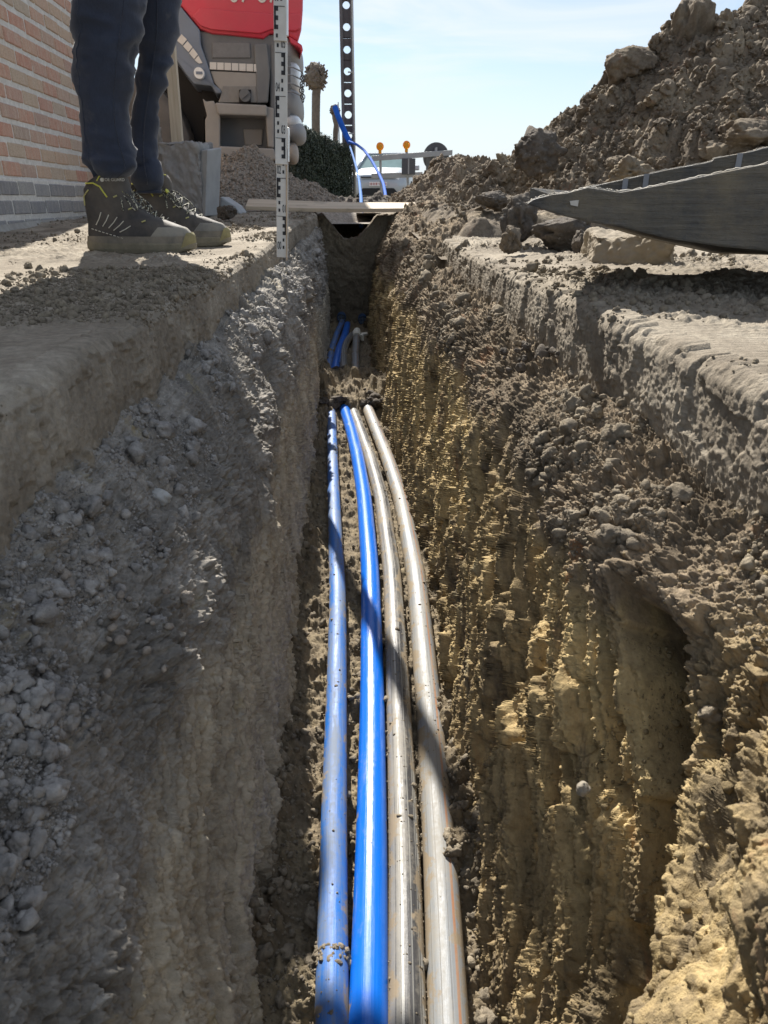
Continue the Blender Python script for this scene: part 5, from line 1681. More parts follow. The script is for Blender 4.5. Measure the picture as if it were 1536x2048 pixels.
def pole():
    Y = 16.2
    g0 = at_y(695, 405, Y)
    root = empty('utility_pole', g0)
    off = np.array(g0)
    tag(root, 'dark concrete utility pole pierced by a row of round holes', 'utility pole')
    conc = simple('pole_concrete', (0.11, 0.105, 0.115), 0.8, 0, 0.15, 6, (0.2, 0.19, 0.18), 0.4, 0.3)
    z0, z1 = -0.1, at_y(694, -160, Y)[2]
    zpx = [9, 53, 98.5, 142, 186, 229, 271]
    holes = [at_y(692.5, q, Y)[2] for q in zpx]
    st = holes[0] - holes[1]
    while holes[0] + st < z1 - 0.3: holes.insert(0, holes[0] + st)
    holes.append(holes[-1] - st)
    xl, xr = at_y(687, 150, Y)[0], at_y(703, 150, Y)[0]
    xc, hw = (xl + xr)/2, (xr - xl)/2
    r = 0.072
    # web with real holes: frame cells around each hole
    V, Fc = [], []
    n = 32
    def cell(zc, zb, zt_):
        o = len(V)
        ring = [(r*math.cos(2*math.pi*k/n), r*math.sin(2*math.pi*k/n)) for k in range(n)]
        outer = []
        for cx_, cz in ring:
            sx = hw/abs(cx_) if abs(cx_) > 1e-6 else 1e9
            lim = (zt_ - zc) if cz > 0 else (zc - zb)
            sz = lim/abs(cz) if abs(cz) > 1e-6 else 1e9
            s_ = min(sx, sz)
            outer.append((cx_*s_, cz*s_))
        for dy in (0.0, 0.10):
            for a, b in ring: V.append((xc + a - off[0], dy, zc + b - off[2]))
            for a, b in outer: V.append((xc + a - off[0], dy, zc + b - off[2]))
        for k in range(n):
            k2 = (k + 1) % n
            Fc.append((o + k, o + k2, o + n + k2, o + n + k))
            Fc.append((o + 2*n + k, o + 3*n + k, o + 3*n + k2, o + 2*n + k2))
            Fc.append((o + k, o + 2*n + k, o + 2*n + k2, o + k2))
    for i, zc in enumerate(holes):
        zt_ = zc + st/2; zb = zc - st/2
        cell(zc, zb, zt_)
    # corner gaps of the cells are closed by the flanges' inner boxes
    mb = MB(); mb.add(V, Fc)
    mb.build('web', conc, root)
    zc, hh = (z0 + z1)/2, z1 - z0
    for sx in (-1, 1):
        mb = MB(); mb.box((xc + sx*(hw - 0.004 + 0.028) - off[0], 0.05, zc - off[2]), (0.062, 0.26, hh)); mb.build('flange', conc, root, bevel=0.01)
    cab = simple('cable_grey', (0.42, 0.43, 0.42), 0.5)
    x1 = at_y(708, 200, Y - 0.2)[0]
    mb = MB(); mb.tube([(x1 - off[0], -0.2, -0.1), (x1 - off[0], -0.2, hh - 0.2)], 0.017, 8); mb.build('cable_tube', cab, root, smooth=True)
    x2 = at_y(677, 230, Y - 0.2)[0]
    mb = MB(); mb.tube([(x2 - off[0], -0.2, -0.1), (x2 - off[0] , -0.2, at_y(0, 203, Y)[2] - off[2])], 0.013, 8); mb.build('cable_tube', cab, root, smooth=True)
    for py in (146, 268, 340):
        z = at_y(700, py, Y)[2] - off[2]
        mb = MB(); mb.box((xc + hw*0.9 - off[0], -0.1, z), (0.13, 0.03, 0.025)); mb.build('cable_clamp', cab, root, bevel=0.004)
pole()

# ---------------- blue hoses at the pole
def hoses():
    bl = simple('hose_blue', (0.02, 0.11, 0.48), 0.8, 0, 0.12, 6, None, 0.3, 0, 0.12)
    bl2 = simple('hose_blue_pale', (0.05, 0.16, 0.42), 0.8, 0, 0.12, 6, None, 0.4, 0, 0.12)
    def hose(px, r, lab, m):
        Q = smooth_path([at_y(x, y, Y) for x, y, Y in px], 90)
        mb = MB(); mb.tube(list(Q), r, 12)
        o = mb.build('blue_hose', m, None, smooth='auto')
        tag(o, lab, 'hose', 'loose blue hoses near the pole')
    hose([(670, 214, 15.9), (676, 232, 15.8), (684, 252, 15.75), (693, 272, 15.7), (700, 284, 15.6)], 0.055, 'thick blue hose slanting down across the pollard stump and pole', bl)
    hose([(698, 283, 15.2), (712, 288, 14.8), (728, 300, 14), (744, 322, 13), (757, 346, 12), (767, 368, 11), (771, 390, 10), (770, 415, 9)], 0.022, 'blue hose arching over in front of the silver car', bl)
    hose([(700, 293, 15.2), (707, 315, 13.5), (714, 340, 12), (719, 365, 10), (722, 395, 8), (723, 425, 6.5), (722, 452, 5.6)], 0.018, 'pale blue hose hanging straight down into the trench beyond the plank', bl2)
hoses()

# ---------------- car
def car():
    Y = 22.0
    zr = at_y(757, 301, Y + 0.9)[2]
    root = empty('car', at_y(772, 405, Y + 2))
    off = np.array(root.location); off[2] = zr - 1.46
    root.location = off
    root.rotation_euler = (0, 0, R(-9))
    tag(root, 'silver car facing the camera behind the barrier with orange lamps', 'car')
    paint = simple('car_silver', (0.42, 0.45, 0.48), 0.28, 0.35, 0.05, 1.5)
    glass = simple('car_glass', (0.16, 0.24, 0.24), 0.08, 0, 0.3, 1.2, None)
    blk = simple('car_black', (0.015, 0.015, 0.017), 0.6)
    lampm = simple('car_lamp', (0.72, 0.75, 0.78), 0.12)
    # local: -y is the front. loft of cross-sections along y
    S = [(-2.02, 0.55, 0.30, 0.62), (-1.98, 0.74, 0.24, 0.74), (-1.85, 0.84, 0.22, 0.84), (-1.5, 0.89, 0.22, 0.93), (-1.0, 0.90, 0.22, 0.99), (-0.72, 0.90, 0.22, 1.03),
         (0.4, 0.90, 0.22, 1.02), (1.6, 0.88, 0.22, 1.0), (1.95, 0.80, 0.28, 0.95)]
    n = 24
    V, Fc = [], []
    for y, hw, zb, zt in S:
        for k in range(n):
            a = 2*math.pi*k/n
            cx_, sz = math.cos(a), math.sin(a)
            x = hw*math.copysign(abs(cx_)**0.45, cx_); z = (zb + zt)/2 + (zt - zb)/2*math.copysign(abs(sz)**0.5, sz)
            V.append((x, y, z))
    for i in range(len(S) - 1):
        for k in range(n):
            k2 = (k + 1) % n
            Fc.append((i*n + k, i*n + k2, (i+1)*n + k2, (i+1)*n + k))
    Fc += [tuple(range(n - 1, -1, -1)), tuple((len(S) - 1)*n + k for k in range(n))]
    mb = MB(); mb.add(V, Fc); body = mb.build('body', paint, root, smooth='auto')
    # greenhouse
    lo = [(-0.80, -0.75), (0.80, -0.75), (0.80, 1.7), (-0.80, 1.7)]
    hi = [(-0.60, 0.05), (0.60, 0.05), (0.60, 1.2), (-0.60, 1.2)]
    mb = MB(); mb.add([(x, y, 0.98) for x, y in lo] + [(x, y, 1.42) for x, y in hi], [(4, 5, 6, 7), (0, 1, 5, 4), (1, 2, 6, 5), (2, 3, 7, 6), (3, 0, 4, 7)])
    mb.build('windscreen', glass, root)
    mb = MB(); mb.prism([(x*1.02, y, 1.415) for x, y in hi], (0, 0, 0.05)); mb.build('roof', paint, root, bevel=0.03, seg=3)
    for sx in (-1, 1):
        mb = MB(); mb.tube([(sx*0.80, -0.76, 0.99), (sx*0.615, 0.03, 1.43)], 0.035, 8); mb.build('pillar', paint, root, smooth=True)
        mb = MB(); mb.prism([(sx*0.50, -2.005, 0.70), (sx*0.60, -1.99, 0.78), (sx*0.86, -1.78, 0.80), (sx*0.86, -1.80, 0.70), (sx*0.6, -2.0, 0.64)], (0, 0.12, 0)); mb.build('headlight', lampm, root, bevel=0.012)
        mb = MB(); mb.box((sx*0.98, -0.55, 1.02), (0.20, 0.14, 0.14)); mb.build('mirror', paint, root, bevel=0.03)
        mb = MB(); mb.prism([(sx*0.62, -1.99, 0.34), (sx*0.74, -1.96, 0.36), (sx*0.76, -1.95, 0.58), (sx*0.68, -1.975, 0.60)], (0, 0.05, 0)); mb.build('fog_lamp', blk, root, bevel=0.01)
        for y in (-1.25, 1.2):
            mb = MB(); mb.disc((sx*0.80, y, 0.32), (1, 0, 0), 0.32, 0.22, 28); mb.build('wheel', blk, root, smooth='auto')
    mb = MB(); mb.box((0, -2.03, 0.725), (1.0, 0.05, 0.035)); mb.build('grille', blk, root)
    mb = MB(); mb.prism([(-0.62, -2.045, 0.26), (0.62, -2.045, 0.26), (0.45, -2.045, 0.44), (-0.45, -2.045, 0.44)], (0, 0.06, 0)); mb.build('lower_grille', blk, root, bevel=0.01)
    mb = MB(); mb.box((0, -2.06, 0.55), (0.52, 0.02, 0.11)); pl = mb.build('licence_plate', simple('plate', (0.75, 0.70, 0.70), 0.5), root)
    mb = MB(); mb.box((0, -2.072, 0.55), (0.50, 0.004, 0.012)); 
    for x in (-0.2, -0.12, -0.05, 0.06, 0.13, 0.20): mb.box((x, -2.072, 0.55), (0.03, 0.004, 0.06))
    mb.build('plate_mark', simple('plate_red', (0.5, 0.2, 0.2), 0.5), pl)
car()

# ---------------- road barrier and signs
def barrier():
    Y = 17.0
    root = empty('road_barrier', at_y(785, 395, Y))
    off = np.array(root.location)
    tag(root, 'grey metal road barrier with two rails and two orange lamps', 'barrier')
    galv = simple('galvanised', (0.36, 0.37, 0.37), 0.55, 0.3, 0.1, 6)
    def post(p, q, r=0.030):
        mb = MB(); mb.tube([at_y(*p, Y) - off, at_y(*q, Y) - off], r, 10); mb.build('post', galv, root, smooth='auto')
    post((763, 396), (760, 299)); post((817, 396), (813, 297)); post((872, 400), (872, 296))
    def rail(a, b, h):
        p, q = at_y(*a, Y - 0.06) - off, at_y(*b, Y - 0.06) - off
        mb = MB(); mb.prism([p + np.array([0, 0, -h/2]), q + np.array([0, 0, -h/2]), q + np.array([0, 0, h/2]), p + np.array([0, 0, h/2])], (0, 0.03, 0)); mb.build('rail', galv, root, bevel=0.006)
    rail((744, 317), (905, 305), 0.105); rail((743, 352), (845, 349), 0.105)
    amber, nt, b = new_mat('amber_lens')
    b.inputs['Base Color'].default_value = (0.95, 0.36, 0.01, 1); b.inputs['Roughness'].default_value = 0.25
    b.inputs['Transmission Weight'].default_value = 0.35
    amb2 = simple('amber_body', (0.75, 0.33, 0.01), 0.4)
    for px, py in ((760, 293), (813, 290)):
        c = at_y(px, py, Y) - off
        lp = MB(); lp.tube([c + np.array([0, -0.045, 0]), c + np.array([0, -0.03, 0]), c + np.array([0, 0.03, 0]), c + np.array([0, 0.045, 0])], [0.060, 0.082, 0.082, 0.060], 28)
        l = lp.build('lamp', amber, root, smooth='auto')
        mb = MB(); mb.tube([c + np.array([0, -0.046, 0]), c + np.array([0, -0.052, 0])], [0.040, 0.034], 20); mb.build('lens', amb2, l, smooth='auto')
        mb = MB(); mb.tube([c + np.array([0, 0, -0.08]), c + np.array([0, 0, -0.14])], 0.035, 12); mb.build('neck', amb2, l, smooth='auto')
    dk = simple('sign_back', (0.085, 0.088, 0.095), 0.6, 0, 0.1, 5)
    # square sign and round sign, both seen from behind
    c = at_y(817, 333, Y - 0.12)
    mb = MB(); mb.box((0, 0, 0), (0.30, 0.02, 0.32)); o = mb.build('sign', dk, None, bevel=0.03, seg=3)
    o.location = c
    mb = MB(); mb.box((0, -0.016, 0), (0.03, 0.012, 0.30)); mb.build('bracket', galv, o)
    tag(o, 'dark back of a small square sign hung on the barrier', 'sign')
    c = at_y(872, 314, Y + 0.12)
    mb = MB(); mb.disc((0, 0, 0), (0, 1, 0), 0.29, 0.02, 48); o = mb.build('sign', dk, None, smooth='auto')
    o.location = c
    mb = MB(); mb.box((0, -0.02, -0.16), (0.44, 0.02, 0.34)); mb.build('lower_plate', simple('sign_back_mid', (0.12, 0.125, 0.13), 0.6), o)
    mb = MB(); mb.tube([(0, -0.035, -0.7), (0, -0.035, 0.19)], 0.022, 10); mb.build('bracket', galv, o, smooth='auto')
    tag(o, 'dark back of a round sign rising behind the smaller soil heap', 'sign')
barrier()

# ---------------- person
def tube_px(rows, Y, depth, n=48, wr=0.006, seed=0, up=1):
    """garment leg from silhouette rows (py, xl, xr); returns V, F"""
    rows = sorted(rows)
    py = np.array([r[0] for r in rows], float)
    q = np.linspace(py[0], py[-1], 110)
    def cub(v):
        return np.interp(q, py, v)
    k = np.hanning(9)[1:-1]; k /= k.sum()
    sm = lambda v: np.convolve(np.pad(v, 3, 'edge'), k, 'valid')
    xl, xr = sm(cub([r[1] for r in rows])), sm(cub([r[2] for r in rows]))
    A = np.array([at_y(a, b, Y) for a, b in zip(xl, q)]); B = np.array([at_y(a, b, Y) for a, b in zip(xr, q)])
    C = (A + B)/2; hw = (B[:, 0] - A[:, 0])/2
    a = np.linspace(0, 2*math.pi, n, endpoint=False)
    ca, sa = np.cos(a), np.sin(a)
    hd = hw*depth
    X = C[:, :1] + hw[:, None]*np.sign(ca)*np.abs(ca)**0.92; Yy = Y + hd[:, None]*sa; Z = np.repeat(C[:, 2:3], n, 1)
    G = np.stack(np.broadcast_arrays(X, Yy, Z), -1)
    nn = np.stack([np.broadcast_to(ca, X.shape), np.broadcast_to(sa, X.shape), 0*X], -1)
    zz, t = G[..., 2], G[..., 0]*0.9 + G[..., 1]*0.5
    kn = 0.8*np.exp(-((zz - 0.50)/0.11)**2) + 1.5*np.exp(-((zz - 0.19)/0.075)**2) + 0.18
    ridge = lambda q: 1 - 2.2*np.abs(q)
    h = wr*kn*(0.55*ridge(vnoise(t/0.16 + zz/0.30, zz/0.062 - t/0.20, G[..., 1]/0.2, seed)) + 0.35*ridge(vnoise(t/0.10 - zz/0.2, zz/0.036 + t/0.14, G[..., 1]/0.12, seed + 4)) - 0.2)
    groove = lambda q, w_: np.exp(-(q/w_)**2)
    h = h - kn*(0.0075*groove(vnoise(t/0.13 + zz/0.28, zz/0.055 - t/0.16, G[..., 1]/0.2, seed + 21), 0.13) + 0.005*groove(vnoise(t/0.08 - zz/0.2, zz/0.034 + t/0.12, G[..., 1]/0.12, seed + 25), 0.12))
    h = h + 0.0016*fbm(t/0.03, zz/0.03, G[..., 1]/0.03, 2, seed + 7)
    G = G + nn*h[..., None]
    return G.reshape(-1, 3), grid_faces(len(q), n, True)
def shoe(root, ox, oy, oz, rz, seed, side, dark):
    """high work boot pointing along +x; heel at the local origin"""
    sh = empty('shoe'); sh.parent = root
    sh.location = (ox, oy, oz); sh.rotation_euler = (0, 0, rz)
    hs = np.array([0.012, 0.03, 0.05, 0.068, 0.082, 0.096, 0.115, 0.14, 0.165, 0.184, 0.196, 0.206])
    heel = np.array([0.006, 0.002, 0.004, 0.006, 0.008, 0.009, 0.009, 0.009, 0.012, 0.024, 0.050, 0.066])
    toe = np.array([0.296, 0.302, 0.300, 0.284, 0.245, 0.205, 0.175, 0.152, 0.142, 0.140, 0.137, 0.130])
    wd = np.array([0.047, 0.0485, 0.048, 0.045, 0.0415, 0.039, 0.0365, 0.035, 0.036, 0.038, 0.037, 0.033])
    zf = np.linspace(hs[0], hs[-1], 44)
    H, T, W_ = (np.interp(zf, hs, v) for v in (heel, toe, wd))
    n = 72
    a = np.linspace(0, 2*math.pi, n, endpoint=False)
    ca, sa = np.cos(a), np.sin(a)
    def outline(H, T, W_, zf):
        cx_ = (H + T)/2; hx = (T - H)/2
        X = cx_[:, None] + hx[:, None]*np.sign(ca)*np.abs(ca)**0.80
        u = np.clip(X/0.30, 0, 1)
        wl = 0.74 + 0.30*np.exp(-((u - 0.68)/0.26)**2)
        Yl = W_[:, None]*wl*np.sign(sa)*np.abs(sa)**0.72 + side*0.008*np.sin(u*math.pi)
        return np.stack(np.broadcast_arrays(X, Yl, zf[:, None]), -1)
    G = outline(H, T, W_, zf)
    # sag the instep a little, wrinkles
    nrm_ = np.stack([np.broadcast_to(ca, G.shape[:2]), np.broadcast_to(sa, G.shape[:2]), 0.3 + 0*G[..., 0]], -1)
    G = G + nrm_*(0.0022*fbm(G[..., 0]/0.03, G[..., 1]/0.03, G[..., 2]/0.02, 3, seed))[..., None]
    V = G.reshape(-1, 3)
    top = list(range((len(zf) - 1)*n, len(zf)*n))
    me = bpy.data.meshes.new('upper')
    fs = [tuple(f) for f in grid_faces(len(zf), n, True).tolist()] + [tuple(top)]
    me.from_pydata(V.tolist(), [], fs)
    up = link_mesh('upper', me, dark, sh, True)
    me.set_sharp_from_angle(angle=R(50))
    # sole with tread blocks
    zs = np.array([0.0, 0.004, 0.014, 0.026, 0.036])
    S = outline(np.array([0.012, 0.004, -0.004, -0.004, 0.0]), np.array([0.285, 0.300, 0.308, 0.309, 0.306]), np.array([0.046, 0.050, 0.0525, 0.0525, 0.0505]), zs)
    wave = 0.004*np.sign(np.sin(S[..., 0]*math.pi*2/0.022))
    S[..., 2] += np.where(np.arange(len(zs))[:, None] == 4, 0.006*np.sin(S[..., 0]/0.30*math.pi*1.6 + 0.4), 0) + np.where(np.arange(len(zs))[:, None] == 0, np.clip(wave, 0, 1), 0)
    S[..., 2] += 0.010*sstep(0.255, 0.31, S[..., 0])*(np.arange(len(zs)) < 2)[:, None]
    me = bpy.data.meshes.new('sole')
    fs = [tuple(f) for f in grid_faces(len(zs), n, True).tolist()] + [tuple(range(n - 1, -1, -1)), tuple(range((len(zs) - 1)*n, len(zs)*n))]
    me.from_pydata(S.reshape(-1, 3).tolist(), [], fs)
    link_mesh('sole', me, M['sole'], sh, False)
    # surface lookup: point on the outer side (sgn -1 = towards the camera) at (x, z)
    def surf(x, z, sg=-1, out=0.002):
        Hh, Tt, Ww = np.interp(z, hs, heel), np.interp(z, hs, toe), np.interp(z, hs, wd)
        cx_, hx = (Hh + Tt)/2, (Tt - Hh)/2
        c = np.clip((x - cx_)/hx, -0.999, 0.999)
        cc = np.sign(c)*abs(c)**(1/0.80); s_ = math.sqrt(max(0, 1 - cc*cc))
        u = np.clip(x/0.30, 0, 1)
        wl = 0.74 + 0.30*math.exp(-((u - 0.68)/0.26)**2)
        return np.array([x + out*0.3*cc, sg*(Ww*wl*s_**0.72 + out) + side*0.008*math.sin(u*math.pi), z])
    def line(name, pts, r, mat, sg=-1, parent=up):
        P = []
        for (x0, z0), (x1, z1) in zip(pts[:-1], pts[1:]):
            for t in np.linspace(0, 1, 8, False):
                P.append(surf(x0 + (x1 - x0)*t, z0 + (z1 - z0)*t, sg))
        P.append(surf(*pts[-1], sg))
        mb = MB(); mb.tube(P, r, 6); return mb.build(name, mat, parent, smooth=True)
    for sg in (-1, 1):
        # pale stripes on the flank
        for k, (x0, z0, x1, z1) in enumerate(((0.042, 0.076, 0.062, 0.108), (0.062, 0.072, 0.084, 0.102), (0.080, 0.068, 0.108, 0.096), (0.094, 0.062, 0.126, 0.086), (0.112, 0.058, 0.146, 0.074))):
            line('stripe', [(x0, z0), ((x0 + x1)/2 + 0.002, (z0 + z1)/2), (x1, z1)], 0.0013, M['stripe'], sg)
        # yellow collar piping and eyelet stay
        line('piping', [(0.026, 0.180), (0.052, 0.181), (0.070, 0.172), (0.077, 0.160), (0.086, 0.146)], 0.0022, M['piping'], sg)
        line('piping', [(0.012, 0.125), (0.014, 0.148), (0.034, 0.164)], 0.0020, M['piping_dull'], sg)
        # dashed seam above the sole
        for k in range(9):
            x = 0.026 + k*0.011
            line('seam', [(x, 0.066 - k*0.0028), (x + 0.006, 0.0645 - k*0.0028)], 0.0012, M['stripe'], sg)
    # rubber toe cap and olive bumper
    def shell(name, x0, x1, z0, z1, mat, out, sgs=(-1, 1), frayed=0.0):
        zz = np.linspace(z0, z1, 12)
        Gs = []
        for z in zz:
            Hh, Tt, Ww = np.interp(z, hs, heel), np.interp(z, hs, toe), np.interp(z, hs, wd)
            cx_, hx = (Hh + Tt)/2, (Tt - Hh)/2
            xs0 = x0 + frayed*(z - z0)/(z1 - z0)
            c0 = np.clip((xs0 - cx_)/hx, -1, 0.985)
            cc0 = math.copysign(abs(c0)**(1/0.80), c0)
            am = math.acos(cc0)
            aa = np.linspace(-am, am, 40)
            Xr = cx_ + (hx + out)*np.sign(np.cos(aa))*np.abs(np.cos(aa))**0.80
            u = np.clip(Xr/0.30, 0, 1)
            wl = 0.74 + 0.30*np.exp(-((u - 0.68)/0.26)**2)
            Yr = (Ww*wl + out)*np.sign(np.sin(aa))*np.abs(np.sin(aa))**0.72 + side*0.008*np.sin(u*math.pi)
            Gs.append(np.stack([Xr, Yr, np.full_like(Xr, z)], -1))
        G2 = np.array(Gs)
        return np_mesh(name, G2.reshape(-1, 3), grid_faces(len(zz), 40), mat, sh)
    shell('toe_cap', 0.185, 0.3, 0.030, 0.0705, M['toe_cap'], 0.0016, frayed=0.035)
    shell('toe_bumper', 0.268, 0.3, 0.012, 0.056, M['toe_bumper'], 0.0062, frayed=0.018)
    shell('rand', 0.006, 0.3, 0.026, 0.047, M['rand'], 0.0030)
    # padded tongue edge with its piping, lettering on the outer side
    line('piping', [(0.064, 0.186), (0.072, 0.197), (0.086, 0.203), (0.108, 0.206), (0.128, 0.2055)], 0.0016, M['piping'], -1)
    if side < 0:
        c_ = surf(0.112, 0.1885, -1, 0.0035)
        tx = text_mesh('lettering', 'TOE GUARD', 0.0105, 0.0003, M['stripe'], up)
        tx.rotation_euler = (R(90), 0, R(6)); tx.location = c_
        mb = MB(); c_ = surf(0.080, 0.1885, -1, 0.002); mb.disc(c_, (0, -1, 0), 0.0048, 0.002, 16); mb.build('emblem', M['stripe'], up)
    ey = []
    for i in range(6):
        t = i/5
        x = 0.118 + 0.092*t; z = 0.158 - 0.078*t
        yw = 0.022 - 0.003*t
        p = Vector((x - 0.004, -yw, z + 0.006)); q = Vector((x + 0.010, yw, z - 0.002))
        mid = (p + q)/2 + Vector((0.008, 0, 0.012))
        mb = MB(); mb.tube([p + Vector((-0.006, -0.006, -0.006)), p, mid, q, q + Vector((-0.004, 0.006, -0.006))], 0.0022, 6); mb.build('lace', M['lace'], sh, smooth=True)
        q2 = Vector((x + 0.012, -yw, z - 0.006)); p2 = Vector((x - 0.002, yw, z + 0.008)); mid2 = (p2 + q2)/2 + Vector((0.009, 0, 0.014))
        mb = MB(); mb.tube([p2, mid2, q2, q2 + Vector((-0.003, -0.006, -0.006))], 0.0022, 6); mb.build('lace', M['lace'], sh, smooth=True)
        if i % 2 == 0:
            line('eyelet', [(x - 0.014, z - 0.012), (x - 0.004, z - 0.008)], 0.0022, M['piping_dull'], -1)
    for k, pts in enumerate([[(0.115, -0.02, 0.162), (0.150, -0.034, 0.150), (0.172, -0.044, 0.118), (0.160, -0.040, 0.112), (0.132, -0.030, 0.150)],
                             [(0.115, 0.0, 0.166), (0.155, -0.010, 0.158), (0.196, -0.020, 0.128), (0.206, -0.024, 0.112)],
                             [(0.112, -0.015, 0.164), (0.125, -0.036, 0.140), (0.128, -0.043, 0.112)]]):
        Q = smooth_path(pts, 30)
        mb = MB(); mb.tube(list(Q), 0.0022, 6); mb.build('lace', M['lace'], sh, smooth=True)
    mb = MB(); mb.disc((0.130, -0.024, 0.160), (0.8, -0.4, 0.6), 0.007, 0.004, 16); mb.build('lace_hook', M['piping'], sh)
    return sh

def person():
    root = empty('person', (-0.56, 2.2, 0.0))
    off = np.array(root.location)
    tag(root, 'person in dark blue jeans and black yellow-trimmed work shoes, seen from the thighs down', 'person')
    # denim
    m, nt, b = new_mat('denim')
    v = pos(nt)
    n1 = noise(nt, v, 5, 5, 0.6)
    c = ramp(nt, n1, [(0.3, (0.014, 0.020, 0.036)), (0.6, (0.024, 0.034, 0.062)), (0.8, (0.075, 0.10, 0.16))]).outputs['Color']
    n2 = noise(nt, pos(nt, (1, 1, 0.35)), 260, 3, 0.6)
    c = mix(nt, 0.5, c, ramp(nt, n2, [(0.3, (0.7,)*3), (0.7, (1.3,)*3)]).outputs['Color'], 'MULTIPLY')
    n3 = noise(nt, v, 11, 5, 0.65)
    c = mix(nt, ramp(nt, n3, [(0.62, (0,)*3), (0.8, (0.35,)*3)]).outputs['Color'], c, (0.20, 0.19, 0.18))
    nt.links.new(c, b.inputs['Base Color']); b.inputs['Roughness'].default_value = 0.9
    b.inputs['Sheen Weight'].default_value = 0.25
    bump(nt, b, n2, 0.35, 0.0015)
    M['denim'] = m
    M['sole'] = simple('sole', (0.15, 0.14, 0.10), 0.85, 0, 0.2, 30, (0.34, 0.29, 0.21), 0.75, 0.4)
    M['rand'] = simple('rand', (0.12, 0.115, 0.10), 0.8, 0, 0.2, 30, (0.34, 0.29, 0.22), 0.8, 0.3)
    M['toe_cap'] = simple('toe_cap', (0.15, 0.15, 0.145), 0.7, 0, 0.2, 30, (0.36, 0.33, 0.26), 0.75, 0.3)
    M['toe_bumper'] = simple('toe_bumper', (0.23, 0.205, 0.095), 0.75, 0, 0.2, 40, (0.28, 0.24, 0.15), 0.5, 0.3)
    M['stripe'] = simple('stripe', (0.62, 0.60, 0.52), 0.6)
    M['piping'] = simple('piping', (0.55, 0.55, 0.10), 0.6)
    M['piping_dull'] = simple('piping_dull', (0.42, 0.40, 0.18), 0.7)
    ml, ntl, bl = new_mat('lace')
    cl = ramp(ntl, noise(ntl, pos(ntl), 240, 2), [(0.50, (0.02, 0.02, 0.022)), (0.56, (0.5, 0.49, 0.38))]).outputs['Color']
    ntl.links.new(cl, bl.inputs['Base Color']); bl.inputs['Roughness'].default_value = 0.8
    M['lace'] = ml
    leather = simple('boot_black', (0.035, 0.035, 0.038), 0.65, 0, 0.3, 25, (0.22, 0.19, 0.15), 0.6, 0.4)
    yn, yf = 2.14, 2.34
    near = [(-420, 165, 345), (-260, 160, 335), (-120, 155, 306), (0, 152, 290), (45, 149, 286), (85, 148, 278), (130, 147, 268), (190, 153, 261), (250, 162, 258), (300, 171, 266), (322, 172, 276), (338, 176, 282), (347, 173, 282), (351, 176, 262), (357, 180, 238), (368, 188, 228), (378, 196, 226)]
    farl = [(-420, 200, 390), (-260, 222, 380), (-120, 240, 372), (0, 262, 361), (45, 268, 356), (85, 272, 349), (130, 272, 338), (190, 266, 325), (250, 258, 316), (300, 258, 312), (340, 262, 314), (362, 272, 315), (384, 280, 310)]
    V1, F1 = tube_px(near, yn, 0.92, wr=0.021, seed=11)
    V2, F2 = tube_px(farl, yf, 0.92, wr=0.021, seed=29)
    # hips joining both legs, above the picture
    zt = V1[:, 2].max()
    ang = np.linspace(0, 2*math.pi, 40, endpoint=False)
    rings = []
    for z, rx, ry, cx_ in ((zt - 0.16, 0.135, 0.20, -0.60), (zt - 0.05, 0.15, 0.205, -0.60), (zt + 0.05, 0.15, 0.20, -0.61), (zt + 0.14, 0.155, 0.20, -0.61), (zt + 0.22, 0.15, 0.195, -0.61)):
        rings.append(np.stack([cx_ + rx*np.cos(ang), 2.24 + ry*np.sin(ang), np.full(40, z)], -1))
    V3 = np.concatenate(rings); F3 = grid_faces(5, 40, True)
    V = np.concatenate([V1, V2, V3]) - off; Fc = np.concatenate([F1, F2 + len(V1), F3 + len(V1) + len(V2)])
    je = np_mesh('jeans', V, Fc, M['denim'], root)
    # hems and a stitched seam
    def ringat(Vg, row):
        g_ = Vg.reshape(-1, 48, 3)[row]
        return [Vector(p - off) for p in g_] + [Vector(g_[0] - off)]
    for Vg in (V1, V2):
        mb = MB(); mb.tube(ringat(Vg, -1), 0.0045, 8, False); mb.build('hem', M['denim'], je, smooth=True)
    for Vg, kk in ((V1, 41), (V2, 38), (V1, 31)):
        pth = Vg.reshape(-1, 48, 3)[4:108, kk] - off + np.array([0, -0.0008, 0])
        mb = MB(); mb.tube([Vector(p) for p in pth], 0.0016, 5); mb.build('seam', M['denim'], je, smooth=True)
    # body: one continuous skinned figure (mostly inside the clothes and above the picture)
    hz = zt + 0.02
    cx = lambda rows, py, Y: float(at_y(np.interp(py, [r[0] for r in rows], [(r[1] + r[2])/2 for r in rows]), py, Y)[0])
    J = {'pel': (-0.60, 2.24, hz + 0.04), 'chest': (-0.60, 2.24, hz + 0.36), 'neck': (-0.575, 2.24, hz + 0.56), 'head': (-0.555, 2.24, hz + 0.70), 'top': (-0.545, 2.24, hz + 0.78),
         'kn': (cx(near, 120, yn), yn, 0.50), 'an': (cx(near, 340, yn), yn, 0.16), 'hn': (cx(near, 0, yn), yn, hz - 0.10), 'hf': (cx(farl, 0, yf), yf, hz - 0.10), 'kf': (cx(farl, 120, yf), yf, 0.50), 'af': (cx(farl, 340, yf), yf, 0.16),
         'sn': (-0.60, 2.05, hz + 0.48), 'en': (-0.70, 1.98, hz + 0.19), 'wn': (-0.46, 2.06, hz + 0.20), 'pn': (-0.385, 2.08, hz + 0.22),
         'sf': (-0.60, 2.43, hz + 0.48), 'ef': (-0.68, 2.50, hz + 0.19), 'wf': (-0.45, 2.38, hz + 0.23), 'pf': (-0.375, 2.35, hz + 0.25)}
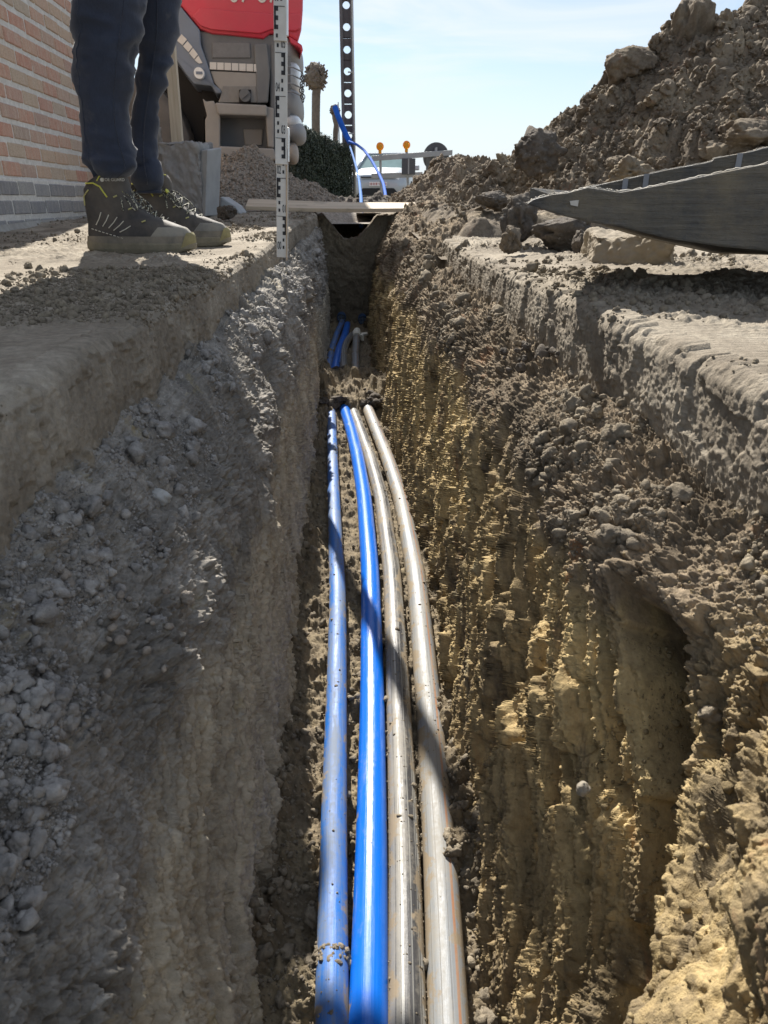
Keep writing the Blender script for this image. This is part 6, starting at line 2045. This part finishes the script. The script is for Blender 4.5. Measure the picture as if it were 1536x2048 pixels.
    rad = {'pel': 0.11, 'chest': 0.165, 'neck': 0.052, 'head': 0.092, 'top': 0.07, 'kn': 0.034, 'an': 0.024, 'hn': 0.05, 'hf': 0.04, 'kf': 0.022, 'af': 0.016,
           'sn': 0.06, 'en': 0.042, 'wn': 0.028, 'pn': 0.03, 'sf': 0.06, 'ef': 0.042, 'wf': 0.028, 'pf': 0.03}
    E = [('pel', 'chest'), ('chest', 'neck'), ('neck', 'head'), ('head', 'top'), ('pel', 'hn'), ('hn', 'kn'), ('kn', 'an'), ('pel', 'hf'), ('hf', 'kf'), ('kf', 'af'),
         ('chest', 'sn'), ('sn', 'en'), ('en', 'wn'), ('wn', 'pn'), ('chest', 'sf'), ('sf', 'ef'), ('ef', 'wf'), ('wf', 'pf')]
    for w_, s_ in (('pn', -1), ('pf', 1)):
        p = np.array(J[w_])
        for k in range(4):
            J[w_ + 'f%d' % k] = tuple(p + np.array([0.075 - 0.008*abs(k - 1.3), s_*0.004, 0.018*(1.5 - k)])); rad[w_ + 'f%d' % k] = 0.008
            E.append((w_, w_ + 'f%d' % k))
        J[w_ + 't'] = tuple(p + np.array([0.03, -s_*0.012, 0.045])); rad[w_ + 't'] = 0.009; E.append((w_, w_ + 't'))
    def skin(name, names, edges, scale, mat, pad=0.0):
        nm = [k for k in J if k in names]
        me = bpy.data.meshes.new(name)
        me.from_pydata([tuple(np.array(J[k]) - off) for k in nm], [(nm.index(a), nm.index(b_)) for a, b_ in edges if a in nm and b_ in nm], [])
        o = link_mesh(name, me, mat, root)
        o.modifiers.new('skin', 'SKIN')
        for i, k in enumerate(nm):
            me.skin_vertices[0].data[i].radius = ((rad[k] + pad)*scale,)*2
        me.skin_vertices[0].data[0].use_root = True
        s = o.modifiers.new('sub', 'SUBSURF'); s.levels = s.render_levels = 2
        bpy.context.view_layer.update()
        dg = bpy.context.evaluated_depsgraph_get()
        nme = bpy.data.meshes.new_from_object(o.evaluated_get(dg))
        bpy.data.objects.remove(o)
        nme.materials.clear()
        return link_mesh(name, nme, mat, root, True)
    skin('body', set(J), E, 1.0, simple('skin', (0.55, 0.36, 0.28), 0.6))
    skin('jacket', {'pel', 'chest', 'sn', 'en', 'wn', 'sf', 'ef', 'wf'}, E, 1.0, simple('jacket', (0.05, 0.055, 0.06), 0.85), 0.05)
    Vh, Fh = clod_variant(3, 990, 0.05, 0.0)
    hr = np_mesh('hair', Vh*np.array((0.105, 0.10, 0.085)) + np.array(J['head']) + np.array((-0.02, 0, 0.05)) - off, Fh, simple('hair', (0.05, 0.035, 0.025), 0.8), root)
    # shoes
    hn = at_z(189, 505, 0.0); hf = at_y(262, 490, 2.35)
    shoe(root, hn[0] - off[0], yn - off[1], 0.0, R(-5), 3, -1, leather)
    shoe(root, -0.693 - off[0], 2.37 - off[1], 0.004, R(3), 8, 1, leather)
person()
scatters()
